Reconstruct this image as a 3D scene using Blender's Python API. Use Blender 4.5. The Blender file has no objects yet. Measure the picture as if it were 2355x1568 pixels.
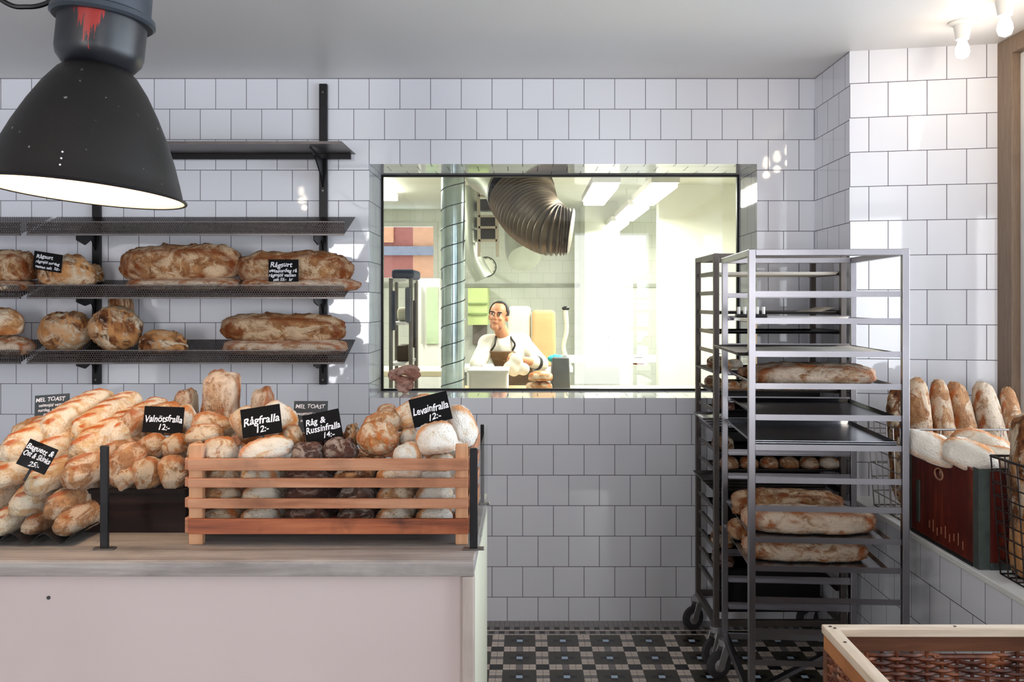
import bpy, bmesh, math, random
from mathutils import Vector, Matrix, Euler, noise
random.seed(7)
R = math.radians
C = bpy.context.scene.collection
SC = bpy.context.scene

# ---------------------------------------------------------------- camera, world, daylight, exposure
FPX, VX, VY, EYE = 2050.0, 1206.0, 697.0, 1.55
cd = bpy.data.cameras.new('camera'); cam = bpy.data.objects.new('camera', cd); C.objects.link(cam)
cam.location = (0, 0, EYE); cam.rotation_euler = (R(90), 0, 0)
cd.sensor_width = 36; cd.lens = 36 * FPX / 2355
cd.shift_x = -(VX - 1177.5) / 2355; cd.shift_y = (VY - 784) / 2355
cd.clip_start = 0.02; cd.clip_end = 200
SC.camera = cam
SC.view_settings.view_transform = 'Standard'
try: SC.view_settings.look = 'None'
except Exception: pass
SC.view_settings.gamma = 1; SC.view_settings.use_curve_mapping = False
SC.view_settings.exposure = 0.75
W = bpy.data.worlds.new('sky'); SC.world = W; W.use_nodes = True
_b = W.node_tree.nodes['Background']; _b.inputs[0].default_value = (0.80, 0.90, 1.0, 1); _b.inputs[1].default_value = 2.3
SC.cycles.max_bounces = 8; SC.cycles.diffuse_bounces = 4; SC.cycles.glossy_bounces = 4
SC.cycles.transmission_bounces = 6; SC.cycles.transparent_max_bounces = 24
SC.cycles.sample_clamp_indirect = 6; SC.cycles.caustics_reflective = False; SC.cycles.caustics_refractive = False

def area(name, loc, rot, sx, sy, e, col):
    l = bpy.data.lights.new(name, 'AREA'); l.shape = 'RECTANGLE'; l.size = sx; l.size_y = sy; l.energy = e; l.color = col
    o = bpy.data.objects.new(name, l); o.location = loc; o.rotation_euler = rot; C.objects.link(o); return o
# daylight arriving through the two shop windows (outside their openings)
area('daylight_side_window', (2.62, 1.6, 1.75), (0, R(90), 0), 2.0, 4.2, 68, (0.86, 0.93, 1.0))
area('daylight_front_window_left', (-2.2, -3.0, 1.45), (R(90), 0, 0), .9, 2.1, 50, (1.0, 0.965, 0.95))
area('daylight_front_window_right', (1.15, -3.0, 1.45), (R(90), 0, 0), 1.1, 2.1, 27, (1.0, 0.965, 0.95))

def at(px, py, Y):
    return Vector(((px - VX) * Y / FPX, Y, EYE - (py - VY) * Y / FPX))

# ---------------------------------------------------------------- materials
MATS = {}
def lin(c):
    return tuple(((x / 255) / 12.92 if x <= 10 else (((x / 255) + .055) / 1.055) ** 2.4) for x in c) + (1,)
class NT:
    def __init__(s, name):
        s.m = bpy.data.materials.new(name); s.m.use_nodes = True; s.t = s.m.node_tree; s.n = s.t.nodes; s.l = s.t.links
        s.b = s.n['Principled BSDF']; s.out = s.n['Material Output']
    def new(s, ty, **k):
        o = s.n.new(ty)
        for a, v in k.items():
            if hasattr(o, a) and not a.startswith('i_'): setattr(o, a, v)
        return o
    def link(s, a, b): s.l.new(a, b)
    def coord(s, scale=(1, 1, 1), kind='Object', loc=(0, 0, 0), rot=(0, 0, 0)):
        tc = s.new('ShaderNodeTexCoord'); mp = s.new('ShaderNodeMapping')
        mp.inputs['Scale'].default_value = scale; mp.inputs['Location'].default_value = loc; mp.inputs['Rotation'].default_value = rot
        s.link(tc.outputs[kind], mp.inputs[0]); return mp.outputs[0]
    def noise(s, vec, scale, detail=4, rough=.55, dist=0):
        o = s.new('ShaderNodeTexNoise'); o.inputs['Scale'].default_value = scale; o.inputs['Detail'].default_value = detail
        o.inputs['Roughness'].default_value = rough; o.inputs['Distortion'].default_value = dist
        s.link(vec, o.inputs['Vector']); return o.outputs['Fac']
    def ramp(s, fac, stops):
        o = s.new('ShaderNodeValToRGB'); e = o.color_ramp.elements
        while len(e) < len(stops): e.new(.5)
        for k, (p, c) in enumerate(stops):
            e[k].position = p; e[k].color = c if len(c) == 4 else tuple(c) + (1,)
        s.link(fac, o.inputs[0]); return o.outputs['Color']
    def mix(s, fac, a, b, mode='MIX'):
        o = s.new('ShaderNodeMix', data_type='RGBA', blend_type=mode)
        for v, i in ((fac, 0), (a, 6), (b, 7)):
            if hasattr(v, 'links'): s.link(v, o.inputs[i])
            else: o.inputs[i].default_value = v
        return o.outputs[2]
    def math(s, op, a, b=0.0, c=None):
        o = s.new('ShaderNodeMath', operation=op)
        for v, i in ((a, 0), (b, 1)) + (((c, 2),) if c is not None else ()):
            if hasattr(v, 'links'): s.link(v, o.inputs[i])
            else: o.inputs[i].default_value = v
        return o.outputs[0]
    def bump(s, h, st=.3, d=.01):
        o = s.new('ShaderNodeBump'); o.inputs['Strength'].default_value = st; o.inputs['Distance'].default_value = d
        s.link(h, o.inputs['Height']); s.link(o.outputs[0], s.b.inputs['Normal'])
    def set(s, col=None, rough=None, metal=None, spec=None):
        for v, k in ((col, 'Base Color'), (rough, 'Roughness'), (metal, 'Metallic'), (spec, 'Specular IOR Level')):
            if v is None: continue
            if hasattr(v, 'links'): s.link(v, s.b.inputs[k])
            else: s.b.inputs[k].default_value = v
        return s.m
def plain(name, rgb, rough=.5, metal=0, var=.12, nscale=9, bump=.0, spec=None, tex=None):
    """one colour with soft wear variation"""
    if name in MATS: return MATS[name]
    t = NT(name); v = t.coord(); f = t.noise(v, nscale, 5)
    c = lin(rgb); lo = tuple(x * (1 - var) for x in c[:3]) + (1,); hi = tuple(min(1, x * (1 + var)) for x in c[:3]) + (1,)
    t.set(t.ramp(f, [(.3, lo), (.7, hi)]), rough, metal, spec)
    if bump: t.bump(t.noise(v, nscale * 8, 3), bump, .004)
    MATS[name] = t.m; return t.m

def tile_mat(name, axes, off=(0, 0), w=.1498, h=.1488, grout=(92, 88, 96), mortar=.0032, col=(236, 236, 242), rough=.035):
    t = NT(name); tc = t.new('ShaderNodeTexCoord'); sp = t.new('ShaderNodeSeparateXYZ'); t.link(tc.outputs['Object'], sp.inputs[0])
    cb = t.new('ShaderNodeCombineXYZ')
    t.link(t.math('ADD', sp.outputs[axes[0]], off[0]), cb.inputs[0]); t.link(t.math('ADD', sp.outputs[axes[1]], off[1]), cb.inputs[1])
    br = t.new('ShaderNodeTexBrick'); br.offset = .5; br.offset_frequency = 2
    t.link(cb.outputs[0], br.inputs['Vector'])
    for k, v in (('Scale', 1), ('Mortar Size', mortar / 2), ('Mortar Smooth', .15), ('Bias', 0), ('Brick Width', w), ('Row Height', h)):
        br.inputs[k].default_value = v
    c = lin(col)
    br.inputs['Color1'].default_value = c; br.inputs['Color2'].default_value = tuple(x * .955 for x in c[:3]) + (1,)
    br.inputs['Mortar'].default_value = lin(grout)
    t.set(br.outputs['Color'], t.math('MULTIPLY_ADD', br.outputs['Fac'], .7, rough), None, t.math('MULTIPLY_ADD', br.outputs['Fac'], -.5, .5))
    n = t.noise(cb.outputs[0], 5.5, 1, .4)
    hgt = t.math('SUBTRACT', t.math('MULTIPLY', n, .35), t.math('MULTIPLY', br.outputs['Fac'], .5))
    t.bump(hgt, .08, .005)
    return t.m

def wood_mat(name, a, b, c, axis=0, rough=.6, scale=1.0, dark=.35, spec=.35):
    t = NT(name); sc = [14 * scale] * 3; sc[axis] = 1.2 * scale
    v = t.coord(tuple(sc)); f = t.noise(v, 2.2, 7, .62, .6)
    col = t.ramp(f, [(.28, lin(a)), (.5, lin(b)), (.72, lin(c))])
    v2 = t.coord(); g = t.noise(v2, 7 * scale, 4)
    col = t.mix(t.math('MULTIPLY', t.ramp(g, [(.55, (0, 0, 0)), (.72, (1, 1, 1))]), dark), col, lin(tuple(int(x * .45) for x in a)))
    t.set(col, rough, None, spec); t.bump(f, .25, .004); return t.m

def glass_mat(name, tint=(1, 1, 1), refl=1.0, f0=None):
    t = NT(name); t.n.remove(t.b)
    tr = t.new('ShaderNodeBsdfTransparent'); tr.inputs[0].default_value = tint + (1,)
    gl = t.new('ShaderNodeBsdfGlossy'); gl.inputs['Roughness'].default_value = .005
    fr = t.new('ShaderNodeFresnel'); fr.inputs[0].default_value = 1.5
    mx = t.new('ShaderNodeMixShader'); t.link(t.math('MULTIPLY', fr.outputs[0], refl), mx.inputs[0])
    t.link(tr.outputs[0], mx.inputs[1]); t.link(gl.outputs[0], mx.inputs[2]); t.link(mx.outputs[0], t.out.inputs[0])
    return t.m
def emis_mat(name, col, st):
    t = NT(name); t.set((.8, .8, .8, 1), .4); t.b.inputs['Emission Color'].default_value = col + (1,); t.b.inputs['Emission Strength'].default_value = st
    return t.m

def perf_mat(name, ax, rgb=(66, 56, 52), pitch=.011, hole=.36):
    """perforated sheet metal: staggered round holes"""
    t = NT(name); tc = t.new('ShaderNodeTexCoord'); sp = t.new('ShaderNodeSeparateXYZ'); t.link(tc.outputs['Object'], sp.inputs[0])
    u = t.math('DIVIDE', sp.outputs[ax[0]], pitch); v = t.math('DIVIDE', sp.outputs[ax[1]], pitch * .87)
    row = t.math('FLOOR', v); u = t.math('ADD', u, t.math('MULTIPLY', t.math('FLOORED_MODULO', row, 2.0), .5))
    fu = t.math('SUBTRACT', t.math('FRACT', u), .5); fv = t.math('MULTIPLY', t.math('SUBTRACT', t.math('FRACT', v), .5), .87)
    d = t.math('SQRT', t.math('ADD', t.math('MULTIPLY', fu, fu), t.math('MULTIPLY', fv, fv)))
    m = t.math('LESS_THAN', d, hole)
    n = t.noise(t.coord(), 6, 4)
    c = lin(rgb)
    t.set(t.ramp(n, [(.3, tuple(x * .6 for x in c[:3]) + (1,)), (.7, c)]), .42, .55)
    tr = t.new('ShaderNodeBsdfTransparent'); mx = t.new('ShaderNodeMixShader')
    t.link(m, mx.inputs[0]); t.link(t.b.outputs[0], mx.inputs[1]); t.link(tr.outputs[0], mx.inputs[2]); t.link(mx.outputs[0], t.out.inputs[0])
    return t.m

def bread_mat(name, crust, crust2, cut, flour, famt=.5, nsc=1.0, rough=.75, asp=1.0):
    t = NT(name); tc = t.new('ShaderNodeTexCoord'); oi = t.new('ShaderNodeObjectInfo')
    mp_ = t.new('ShaderNodeMapping'); mp_.inputs['Scale'].default_value = (asp, 1, 1); t.link(tc.outputs['Generated'], mp_.inputs[0]); ad = t.new('ShaderNodeVectorMath', operation='ADD'); t.link(mp_.outputs[0], ad.inputs[0])
    cb = t.new('ShaderNodeCombineXYZ'); r = t.math('MULTIPLY', oi.outputs['Random'], 37.0)
    for k in range(3): t.link(r, cb.inputs[k])
    t.link(cb.outputs[0], ad.inputs[1]); vec = ad.outputs[0]
    n1 = t.noise(vec, 5 * nsc, 6, .6, .5); n2 = t.noise(vec, 1.9 * nsc, 7, .62, .9); n3 = t.noise(vec, 24 * nsc, 4, .6)
    base = t.ramp(n1, [(.32, lin(crust2)), (.62, lin(crust))])
    at_ = t.new('ShaderNodeAttribute', attribute_name='cut')
    cutf = t.math('MULTIPLY', at_.outputs['Fac'], t.math('MULTIPLY_ADD', n1, 1.8, .35))
    cutf = t.math('MINIMUM', cutf, 1.0)
    fl = t.ramp(t.math('ADD', t.math('MULTIPLY', n2, .85), t.math('MULTIPLY', n3, .15)), [(.60 - famt * .28, (0, 0, 0)), (.66 - famt * .24, (1, 1, 1))])
    fl = t.math('MULTIPLY', fl, t.math('SUBTRACT', 1.0, t.math('MULTIPLY', cutf, .85)))
    col = t.mix(cutf, base, lin(cut))
    col = t.mix(t.math('MULTIPLY', fl, .85), col, lin(flour))
    # underside and very fine dark blisters
    bl = t.ramp(n3, [(.30, (1, 1, 1)), (.38, (0, 0, 0))])
    col = t.mix(t.math('MULTIPLY', bl, .55), col, lin(tuple(int(x * .55) for x in crust2)))
    t.set(col, rough, 0, .3)
    t.bump(t.math('ADD', t.math('MULTIPLY', n2, .9), t.math('MULTIPLY', n3, .4)), 1.0, .02)
    MATS[name] = t.m; return t.m

# ---------------------------------------------------------------- mesh builder
class MB:
    def __init__(s): s.v = []; s.f = []; s.mi = []; s.cur = 0
    def add(s, vs, fs, M=None):
        b = len(s.v)
        for p in vs:
            p = Vector(p); s.v.append(tuple(M @ p) if M else tuple(p))
        for f in fs: s.f.append(tuple(i + b for i in f)); s.mi.append(s.cur)
        return s
    def box(s, lo, hi, M=None):
        x0, y0, z0 = lo; x1, y1, z1 = hi
        return s.add([(x0, y0, z0), (x1, y0, z0), (x1, y1, z0), (x0, y1, z0), (x0, y0, z1), (x1, y0, z1), (x1, y1, z1), (x0, y1, z1)],
                     [(0, 3, 2, 1), (4, 5, 6, 7), (0, 1, 5, 4), (1, 2, 6, 5), (2, 3, 7, 6), (3, 0, 4, 7)], M)
    def bar(s, a, b, w, h, up=(0, 0, 1)):
        a = Vector(a); b = Vector(b); d = b - a; L = d.length; d.normalize()
        u = Vector(up)
        if abs(d.dot(u)) > .98: u = Vector((0, 1, 0))
        sx = d.cross(u).normalized(); uz = sx.cross(d)
        M = Matrix((sx, d, uz)).transposed().to_4x4(); M.translation = a
        return s.box((-w / 2, 0, -h / 2), (w / 2, L, h / 2), M)
    def tube(s, pts, r, n=10, caps=True, closed=False):
        pts = [Vector(p) for p in pts]; N = len(pts); rr = r if isinstance(r, (list, tuple)) else [r] * N
        vs = []; fs = []; prev = None
        for i, p in enumerate(pts):
            if closed: d = pts[(i + 1) % N] - pts[i - 1]
            else: d = pts[min(i + 1, N - 1)] - pts[max(i - 1, 0)]
            d.normalize()
            if prev is None:
                u = Vector((0, 0, 1)) if abs(d.z) < .9 else Vector((1, 0, 0))
                prev = d.cross(u).normalized()
            e1 = (prev - d * prev.dot(d)).normalized(); e2 = d.cross(e1); prev = e1
            for k in range(n):
                a = 2 * math.pi * k / n; vs.append(p + (e1 * math.cos(a) + e2 * math.sin(a)) * rr[i])
        for i in range(N if closed else N - 1):
            j = (i + 1) % N
            for k in range(n):
                k2 = (k + 1) % n; fs.append((i * n + k, i * n + k2, j * n + k2, j * n + k))
        if caps and not closed:
            fs.append(tuple(range(n - 1, -1, -1))); fs.append(tuple((N - 1) * n + k for k in range(n)))
        return s.add(vs, fs)
    def lathe(s, prof, n=32, M=None, closed=False, caps=True):
        vs = []; fs = []
        for (r, z) in prof:
            for k in range(n):
                a = 2 * math.pi * k / n; vs.append((r * math.cos(a), r * math.sin(a), z))
        P = len(prof)
        for i in range(P if closed else P - 1):
            j = (i + 1) % P
            for k in range(n):
                k2 = (k + 1) % n; fs.append((i * n + k, i * n + k2, j * n + k2, j * n + k))
        if not closed and caps:
            if prof[0][0] > 1e-4: fs.append(tuple(range(n - 1, -1, -1)))
            if prof[-1][0] > 1e-4: fs.append(tuple((P - 1) * n + k for k in range(n)))
        return s.add(vs, fs, M)
    def ell(s, c, r, n=16, m=10, M=None):
        vs = []; fs = []
        for i in range(m + 1):
            ph = math.pi * i / m
            for k in range(n):
                a = 2 * math.pi * k / n
                vs.append((c[0] + r[0] * math.sin(ph) * math.cos(a), c[1] + r[1] * math.sin(ph) * math.sin(a), c[2] + r[2] * math.cos(ph)))
        for i in range(m):
            for k in range(n):
                k2 = (k + 1) % n; fs.append((i * n + k, (i + 1) * n + k, (i + 1) * n + k2, i * n + k2))
        return s.add(vs, fs, M)
    def cyl(s, a, b, r, n=16): return s.tube([a, b], r, n)
    def build(s, name, mat, parent=None, origin=None, bevel=0, smooth=False, seg=2):
        """one mesh object; coordinates are the parent's, unless origin is given (world coordinates)"""
        o0 = Vector(origin) if origin is not None else Vector((0, 0, 0))
        me = bpy.data.meshes.new(name); me.from_pydata([tuple(Vector(p) - o0) for p in s.v], [], s.f)
        for m in (mat if isinstance(mat, (list, tuple)) else [mat]): me.materials.append(m)
        if max(s.mi, default=0): me.polygons.foreach_set('material_index', s.mi)
        bm = bmesh.new(); bm.from_mesh(me); bmesh.ops.remove_doubles(bm, verts=bm.verts, dist=1e-6)
        bmesh.ops.recalc_face_normals(bm, faces=bm.faces); bm.to_mesh(me); bm.free()
        o = bpy.data.objects.new(name, me); C.objects.link(o)
        if parent is not None: o.parent = parent
        elif origin is not None: o.location = origin
        if smooth:
            me.polygons.foreach_set('use_smooth', [True] * len(me.polygons))
            try: me.set_sharp_from_angle(angle=R(smooth if smooth is not True else 40))
            except Exception: pass
        if bevel:
            md = o.modifiers.new('bevel', 'BEVEL'); md.width = bevel; md.segments = seg; md.limit_method = 'ANGLE'; md.angle_limit = R(40)
        return o

def tag(o, label=None, cat=None, group=None, kind=None):
    if label: o['label'] = label
    if cat: o['category'] = cat
    if group: o['group'] = group
    if kind: o['kind'] = kind
    return o
def thing(name, loc, label, cat, group=None, rz=0):
    o = bpy.data.objects.new(name, None); C.objects.link(o); o.location = loc; o.rotation_euler = (0, 0, rz); o.empty_display_size = .05
    return tag(o, label, cat, group)
def struct(name, mb, mat, **k):
    return tag(mb.build(name, mat, **k), kind='structure')
def copy_tree(o, parent=None):
    c = o.copy(); C.objects.link(c); c.parent = parent
    for ch in list(o.children): copy_tree(ch, c)
    return c

# ---------------------------------------------------------------- shared materials
M_ = {}
M_['steel'] = plain('steel', (196, 194, 198), .3, .9, .1, 5)
M_['steel_dark'] = plain('aged_steel', (104, 98, 96), .38, .85, .2, 6)
M_['black'] = plain('black_metal', (20, 18, 21), .4, .2, .2, 12, 0, .35)
M_['blacktray'] = plain('blackened_tray', (30, 28, 30), .3, .6, .3, 8)
M_['alu'] = plain('aluminium', (205, 208, 214), .25, .95, .1, 7)
M_['rubber'] = plain('rubber', (52, 50, 52), .6)
M_['white'] = plain('white_paint', (232, 230, 226), .5, 0, .03)
M_['paper'] = plain('baking_paper', (236, 226, 212), .7, 0, .08, 14)
M_['chalk'] = plain('chalk_board', (15, 14, 16), .8, 0, .25, 20, 0, .15)
M_['chalkgrey'] = plain('grey_chalk_board', (52, 60, 66), .6, 0, .2, 20)
M_['ink'] = plain('chalk_ink', (238, 236, 242), .6, 0, .02)
M_['wire'] = plain('wire_metal', (168, 160, 156), .35, .8, .2, 10)
M_['wire_dark'] = plain('dark_wire', (58, 46, 42), .5, .6, .2, 10)
M_['glass'] = glass_mat('clear_glass', (.985, .99, .99), .3)
M_['glass_ext'] = glass_mat('window_glass', (.97, .985, 1.0), .8)
M_['glass_kitchen'] = glass_mat('kitchen_glass', (.965, .985, .965), 1.0)
# ---------------------------------------------------------------- the room
YB, CZ = 4.35, 2.647
XW0, XW1 = at(849, 0, YB).x, at(1741, 0, YB).x          # pane opening in the back wall
ZW0, ZW1 = at(0, 915, YB).z, at(0, 377, YB).z
XC = 1.417                                               # side of the pier
YG = 4.73                                                # plane of the inner glass
tb = tile_mat('white_tile_back', (0, 2), (-at(849, 0, YB).x + .1498 * 8.5, -(EYE + (VY - 251) * YB / FPX) + .1488 * 20))
b = MB()
XL, XR2 = -3.6, XC
for lo, hi in (((XL, YB, 0), (XW0, YG - .02, CZ)), ((XW1, YB, 0), (XR2 + .02, YG - .02, CZ)), ((XW0, YB, 0), (XW1, YG - .02, ZW0)), ((XW0, YB, ZW1), (XW1, YG - .02, CZ))):
    b.box(lo, hi)
# tile reveals get their own orientation through faces of separate materials
t_side = tile_mat('white_tile_side', (1, 2), (.03, -(EYE + (VY - 251) * YB / FPX) + .1488 * 20))
t_flat = tile_mat('white_tile_flat', (0, 1), (-at(849, 0, YB).x + .1498 * 8, .03))
wall = struct('wall_back', b, [tb, t_side, t_flat])
for p in wall.data.polygons:
    if abs(p.normal.x) > .7: p.material_index = 1
    elif abs(p.normal.z) > .7: p.material_index = 2
# pier at the right, its front face turned slightly
b = MB()
x0, y0, x1, y1 = XC, 3.884, 2.02, 3.765
b.add([(x0, y0, 0), (x1, y1, 0), (x1, YG, 0), (x0, YG, 0), (x0, y0, CZ), (x1, y1, CZ), (x1, YG, CZ), (x0, YG, CZ)],
      [(0, 1, 5, 4), (1, 2, 6, 5), (2, 3, 7, 6), (3, 0, 4, 7), (0, 3, 2, 1), (4, 5, 6, 7)])
t_col = tile_mat('white_tile_pier', (0, 2), (-at(1998, 0, 3.87).x + .1545 * 8, -(EYE + (VY - 270) * 3.87 / FPX) + .1497 * 18), w=.1545, h=.1497)
pier = struct('wall_pier', b, [t_col, t_side])
for p in pier.data.polygons:
    if abs(p.normal.x) > .7: p.material_index = 1
# low tiled wall under the side window with the white sill on it
ZS = .712
b = MB().box((XC, -2.6, 0), (2.4, 3.90, ZS - .022))
tl = tile_mat('white_tile_low', (1, 2), (.03, -ZS + .1497 * 12), w=.1498, h=.165)
low = struct('wall_low', b, tl)
struct('trim_1', MB().box((XC - .004, -2.6, ZS - .022), (2.4, 3.90, ZS)), M_['white'], bevel=.004)
# side window: brown wooden frame, glass, sky beyond
fr = wood_mat('brown_frame_wood', (118, 98, 82), (130, 110, 92), (142, 122, 104), 2, .5, 2.5, .1)
XF = 2.0
win = tag(bpy.data.objects.new('window_1', None), kind='structure'); C.objects.link(win); win.location = (XF, 1.2, ZS)
def wpart(name, lo, hi, mat=fr, bv=.004): return MB().box(lo, hi).build(name, mat, win, origin=win.location, bevel=bv)
wpart('frame_post', (XF, 3.66, ZS), (XF + .12, 3.78, CZ)); wpart('frame_head', (XF, -2.6, CZ - .07), (XF + .12, 3.66, CZ))
wpart('frame_post', (XF + .02, 1.2, ZS), (XF + .12, 1.32, CZ - .07)); wpart('frame_post', (XF, -2.6, ZS), (XF + .12, -2.4, CZ - .07))
wpart('frame_sill', (XF, -2.4, ZS), (XF + .12, 3.66, ZS + .07))
wl = plain('white_sash', (222, 222, 224), .4, 0, .03)
wpart('sash', (XF + .035, 3.60, ZS + .07), (XF + .09, 3.66, CZ - .07), wl); wpart('sash', (XF + .035, 1.32, CZ - .12), (XF + .09, 3.6, CZ - .07), wl)
wpart('sash', (XF + .035, 1.32, ZS + .07), (XF + .09, 3.6, ZS + .12), wl)
wpart('pane', (XF + .06, 1.32, ZS + .12), (XF + .066, 3.60, CZ - .12), M_['glass_ext'], 0)
wpart('pane', (XF + .06, -2.4, ZS + .07), (XF + .066, 1.2, CZ - .07), M_['glass_ext'], 0)
# ceiling, left wall, wall behind the camera with its shop window
cm = NT('ceiling_plaster'); _n = cm.noise(cm.coord(), 1.2, 2)
cm.set(cm.ramp(_n, [(.3, lin((224, 221, 218))), (.7, lin((230, 227, 224)))]), .42)
struct('ceiling', MB().box((XL - .1, -2.7, CZ), (2.45, YG, CZ + .1)), cm.m)
tleft = tile_mat('white_tile_left', (1, 2), (0, .02))
struct('wall_left', MB().box((XL - .12, -2.7, 0), (XL, YG, CZ)), tleft)
b = MB()
for lo, hi in (((XL, -2.7, 0), (-2.6, -2.6, CZ)), ((1.75, -2.7, 0), (2.4, -2.6, CZ)), ((-1.75, -2.7, .35), (.62, -2.6, 2.5)), ((-2.6, -2.7, 0), (.62, -2.6, .35)), ((.62, -2.7, 0), (1.75, -2.6, .35)), ((-2.6, -2.7, 2.5), (1.75, -2.6, CZ))): b.box(lo, hi)
struct('wall_front', b, plain('front_wall_paint', (205, 200, 196), .6))
win3 = tag(bpy.data.objects.new('window_3', None), kind='structure'); C.objects.link(win3); win3.location = (-.5, -2.65, .35)
for x in (-2.6, -1.81, .62, 1.69):
    MB().box((x, -2.68, .35), (x + .06, -2.62, 2.5)).build('frame_post', fr, win3, origin=win3.location)

# floor: small mosaic, two dashed border rows along the back wall
P = .1975; q = P / 7
fm = [plain('mosaic_olive', (66, 60, 48), .3, 0, .15, 30), plain('mosaic_pale', (224, 208, 194), .3, 0, .1, 30), plain('mosaic_grey', (134, 126, 124), .3, 0, .1, 30),
      plain('mosaic_black', (14, 10, 12), .3, 0, .1, 30), plain('mosaic_blue', (196, 218, 238), .28, 0, .08, 30)]
b = MB(); gx0 = -1.2; ybord = 4.165
def quad(x0, x1, y0, y1, m, z=0.0, g=.0008):
    b.cur = m; b.add([(x0 + g, y0 + g, z), (x1 - g, y0 + g, z), (x1 - g, y1 - g, z), (x0 + g, y1 - g, z)], [(0, 1, 2, 3)])
x_anchor = at(1100 + 105 / 3.68, 0, 2050 * 1.55 / (1508 - 697)).x      # left edge of a pale column
nx0 = int((gx0 - x_anchor) / P) - 1
ypos = ybord
rowk = 0
cy = 0
while ypos > 1.3:
    ry = cy % 7                                       # 0-4 the dark square, 5-6 the pale strip
    for k in range(nx0 * 7, int((XC - x_anchor) / q) + 1):
        cx = k % 7; xx = x_anchor + k * q
        if xx > XC: continue
        if cx < 2:                                    # pale column
            m = 3 if ry >= 5 else (2 if ry == 2 else 1)
        elif ry >= 5: m = 2 if cx == 4 else 1
        else:
            m = 4 if (cx == 4 and ry == 2) else (3 if (cx, ry) in ((3, 2), (5, 2), (4, 1), (4, 3)) else 0)
        quad(xx, xx + q, ypos - q, ypos, m)
    ypos -= q; cy += 1
w = .0238
for k in range(int((gx0) / w), int(XC / w)):
    for j, (ya, yb) in enumerate(((4.165, 4.178), (4.178, 4.215), (4.215, 4.231), (4.231, 4.268), (4.268, 4.35))):
        m = (1, None, 1, None, 2)[j]
        if m is None: m = 3 if (k + (j == 3)) % 2 else 2
        quad(k * w, k * w + w, ya, yb, m)
b.cur = 0
grout = plain('floor_grout', (96, 88, 84), .7)
mosaic_obj = b
fl = MB().box((XL - .1, -2.7, -.1), (XC + .01, YB + .02, -.0006))
for v_, f_, m_ in ((b.v, b.f, b.mi),):
    base = len(fl.v); fl.v += v_; fl.f += [tuple(i + base for i in f) for f in f_]; fl.mi += [m + 1 for m in m_]
struct('floor', fl, [grout] + fm)

# inner window: thin black frame and pane deep in the tiled reveal
wi = tag(bpy.data.objects.new('window_2', None), kind='structure'); C.objects.link(wi); wi.location = ((XW0 + XW1) / 2, YG, ZW0)
fx0, fx1, fz0, fz1 = XW0, XW1, ZW0, ZW1
bt = .010
b = MB()
for lo, hi in (((fx0, YG - .012, fz1 - bt), (fx1, YG + .012, fz1)), ((fx0, YG - .012, fz0), (fx1, YG + .012, fz0 + bt)),
               ((fx0, YG - .012, fz0 + bt), (fx0 + bt, YG + .012, fz1 - bt)), ((fx1 - bt, YG - .012, fz0 + bt), (fx1, YG + .012, fz1 - bt))): b.box(lo, hi)
b.build('window_frame', M_['black'], wi, origin=wi.location)
MB().box((fx0 + bt, YG - .003, fz0 + bt), (fx1 - bt, YG + .003, fz1 - bt)).build('pane', M_['glass_kitchen'], wi, origin=wi.location)

# ---------------------------------------------------------------- the kitchen behind the pane
KY0, KY1, KX0, KX1 = YG + .02, 10.5, -3.2, 2.3
kt = tile_mat('kitchen_tile_back', (0, 2), (0, .03), grout=(196, 196, 188), col=(232, 234, 226), rough=.25)
kts = tile_mat('kitchen_tile_side', (1, 2), (0, .03), grout=(196, 196, 188), col=(232, 234, 226), rough=.25)
kp = plain('kitchen_plaster', (226, 227, 216), .6, 0, .02)
KW = (-1.72, -1.02, 1.80, 2.50)
b = MB()
for lo, hi in (((KX0, KY1, 0), (KW[0], KY1 + .1, CZ)), ((KW[1], KY1, 0), (KX1, KY1 + .1, CZ)), ((KW[0], KY1, 0), (KW[1], KY1 + .1, KW[2])), ((KW[0], KY1, KW[3]), (KW[1], KY1 + .1, CZ))): b.box(lo, hi)
struct('wall_kitchen_back', b, kt)
struct('wall_kitchen_right', MB().box((KX1, KY0, 0), (KX1 + .1, KY1, CZ)), kts)
struct('wall_kitchen_left', MB().box((KX0 - .1, KY0, 0), (KX0, KY1, CZ)), kts)
struct('wall_kitchen_near', MB().box((XL, YG, 0), (XW0, KY0, CZ)).box((XW1, YG, 0), (2.4, KY0, CZ)).box((XW0, YG + .0, 0), (XW1, KY0, ZW0)).box((XW0, YG, ZW1), (XW1, KY0, CZ)), kp)
struct('ceiling_kitchen', MB().box((KX0 - .1, KY0, CZ), (KX1 + .1, KY1 + .1, CZ + .1)), kp)
struct('floor_kitchen', MB().box((KX0 - .1, YB + .02, -.1), (KX1 + .1, KY1 + .1, 0)), plain('kitchen_floor_tile', (150, 146, 138), .4))
# pale green sill behind the glass line and picture rail
struct('trim_2', MB().box((KX0, KY1 - .03, EYE + (VY - 660) * 10.47 / FPX), (KX1, KY1, EYE + (VY - 652) * 10.47 / FPX)), plain('kitchen_rail', (176, 178, 168), .5))
# white piers on the kitchen's right
struct('wall_kitchen_pier', MB().box((at(1345, 0, 9.6).x, 9.6, 0), (at(1425, 0, 9.6).x, KY1, CZ)), kp)
struct('wall_kitchen_partition', MB().box((at(1515, 0, 8.2).x, 8.2, 0), (KX1, 8.35, CZ)), kp)
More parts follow.
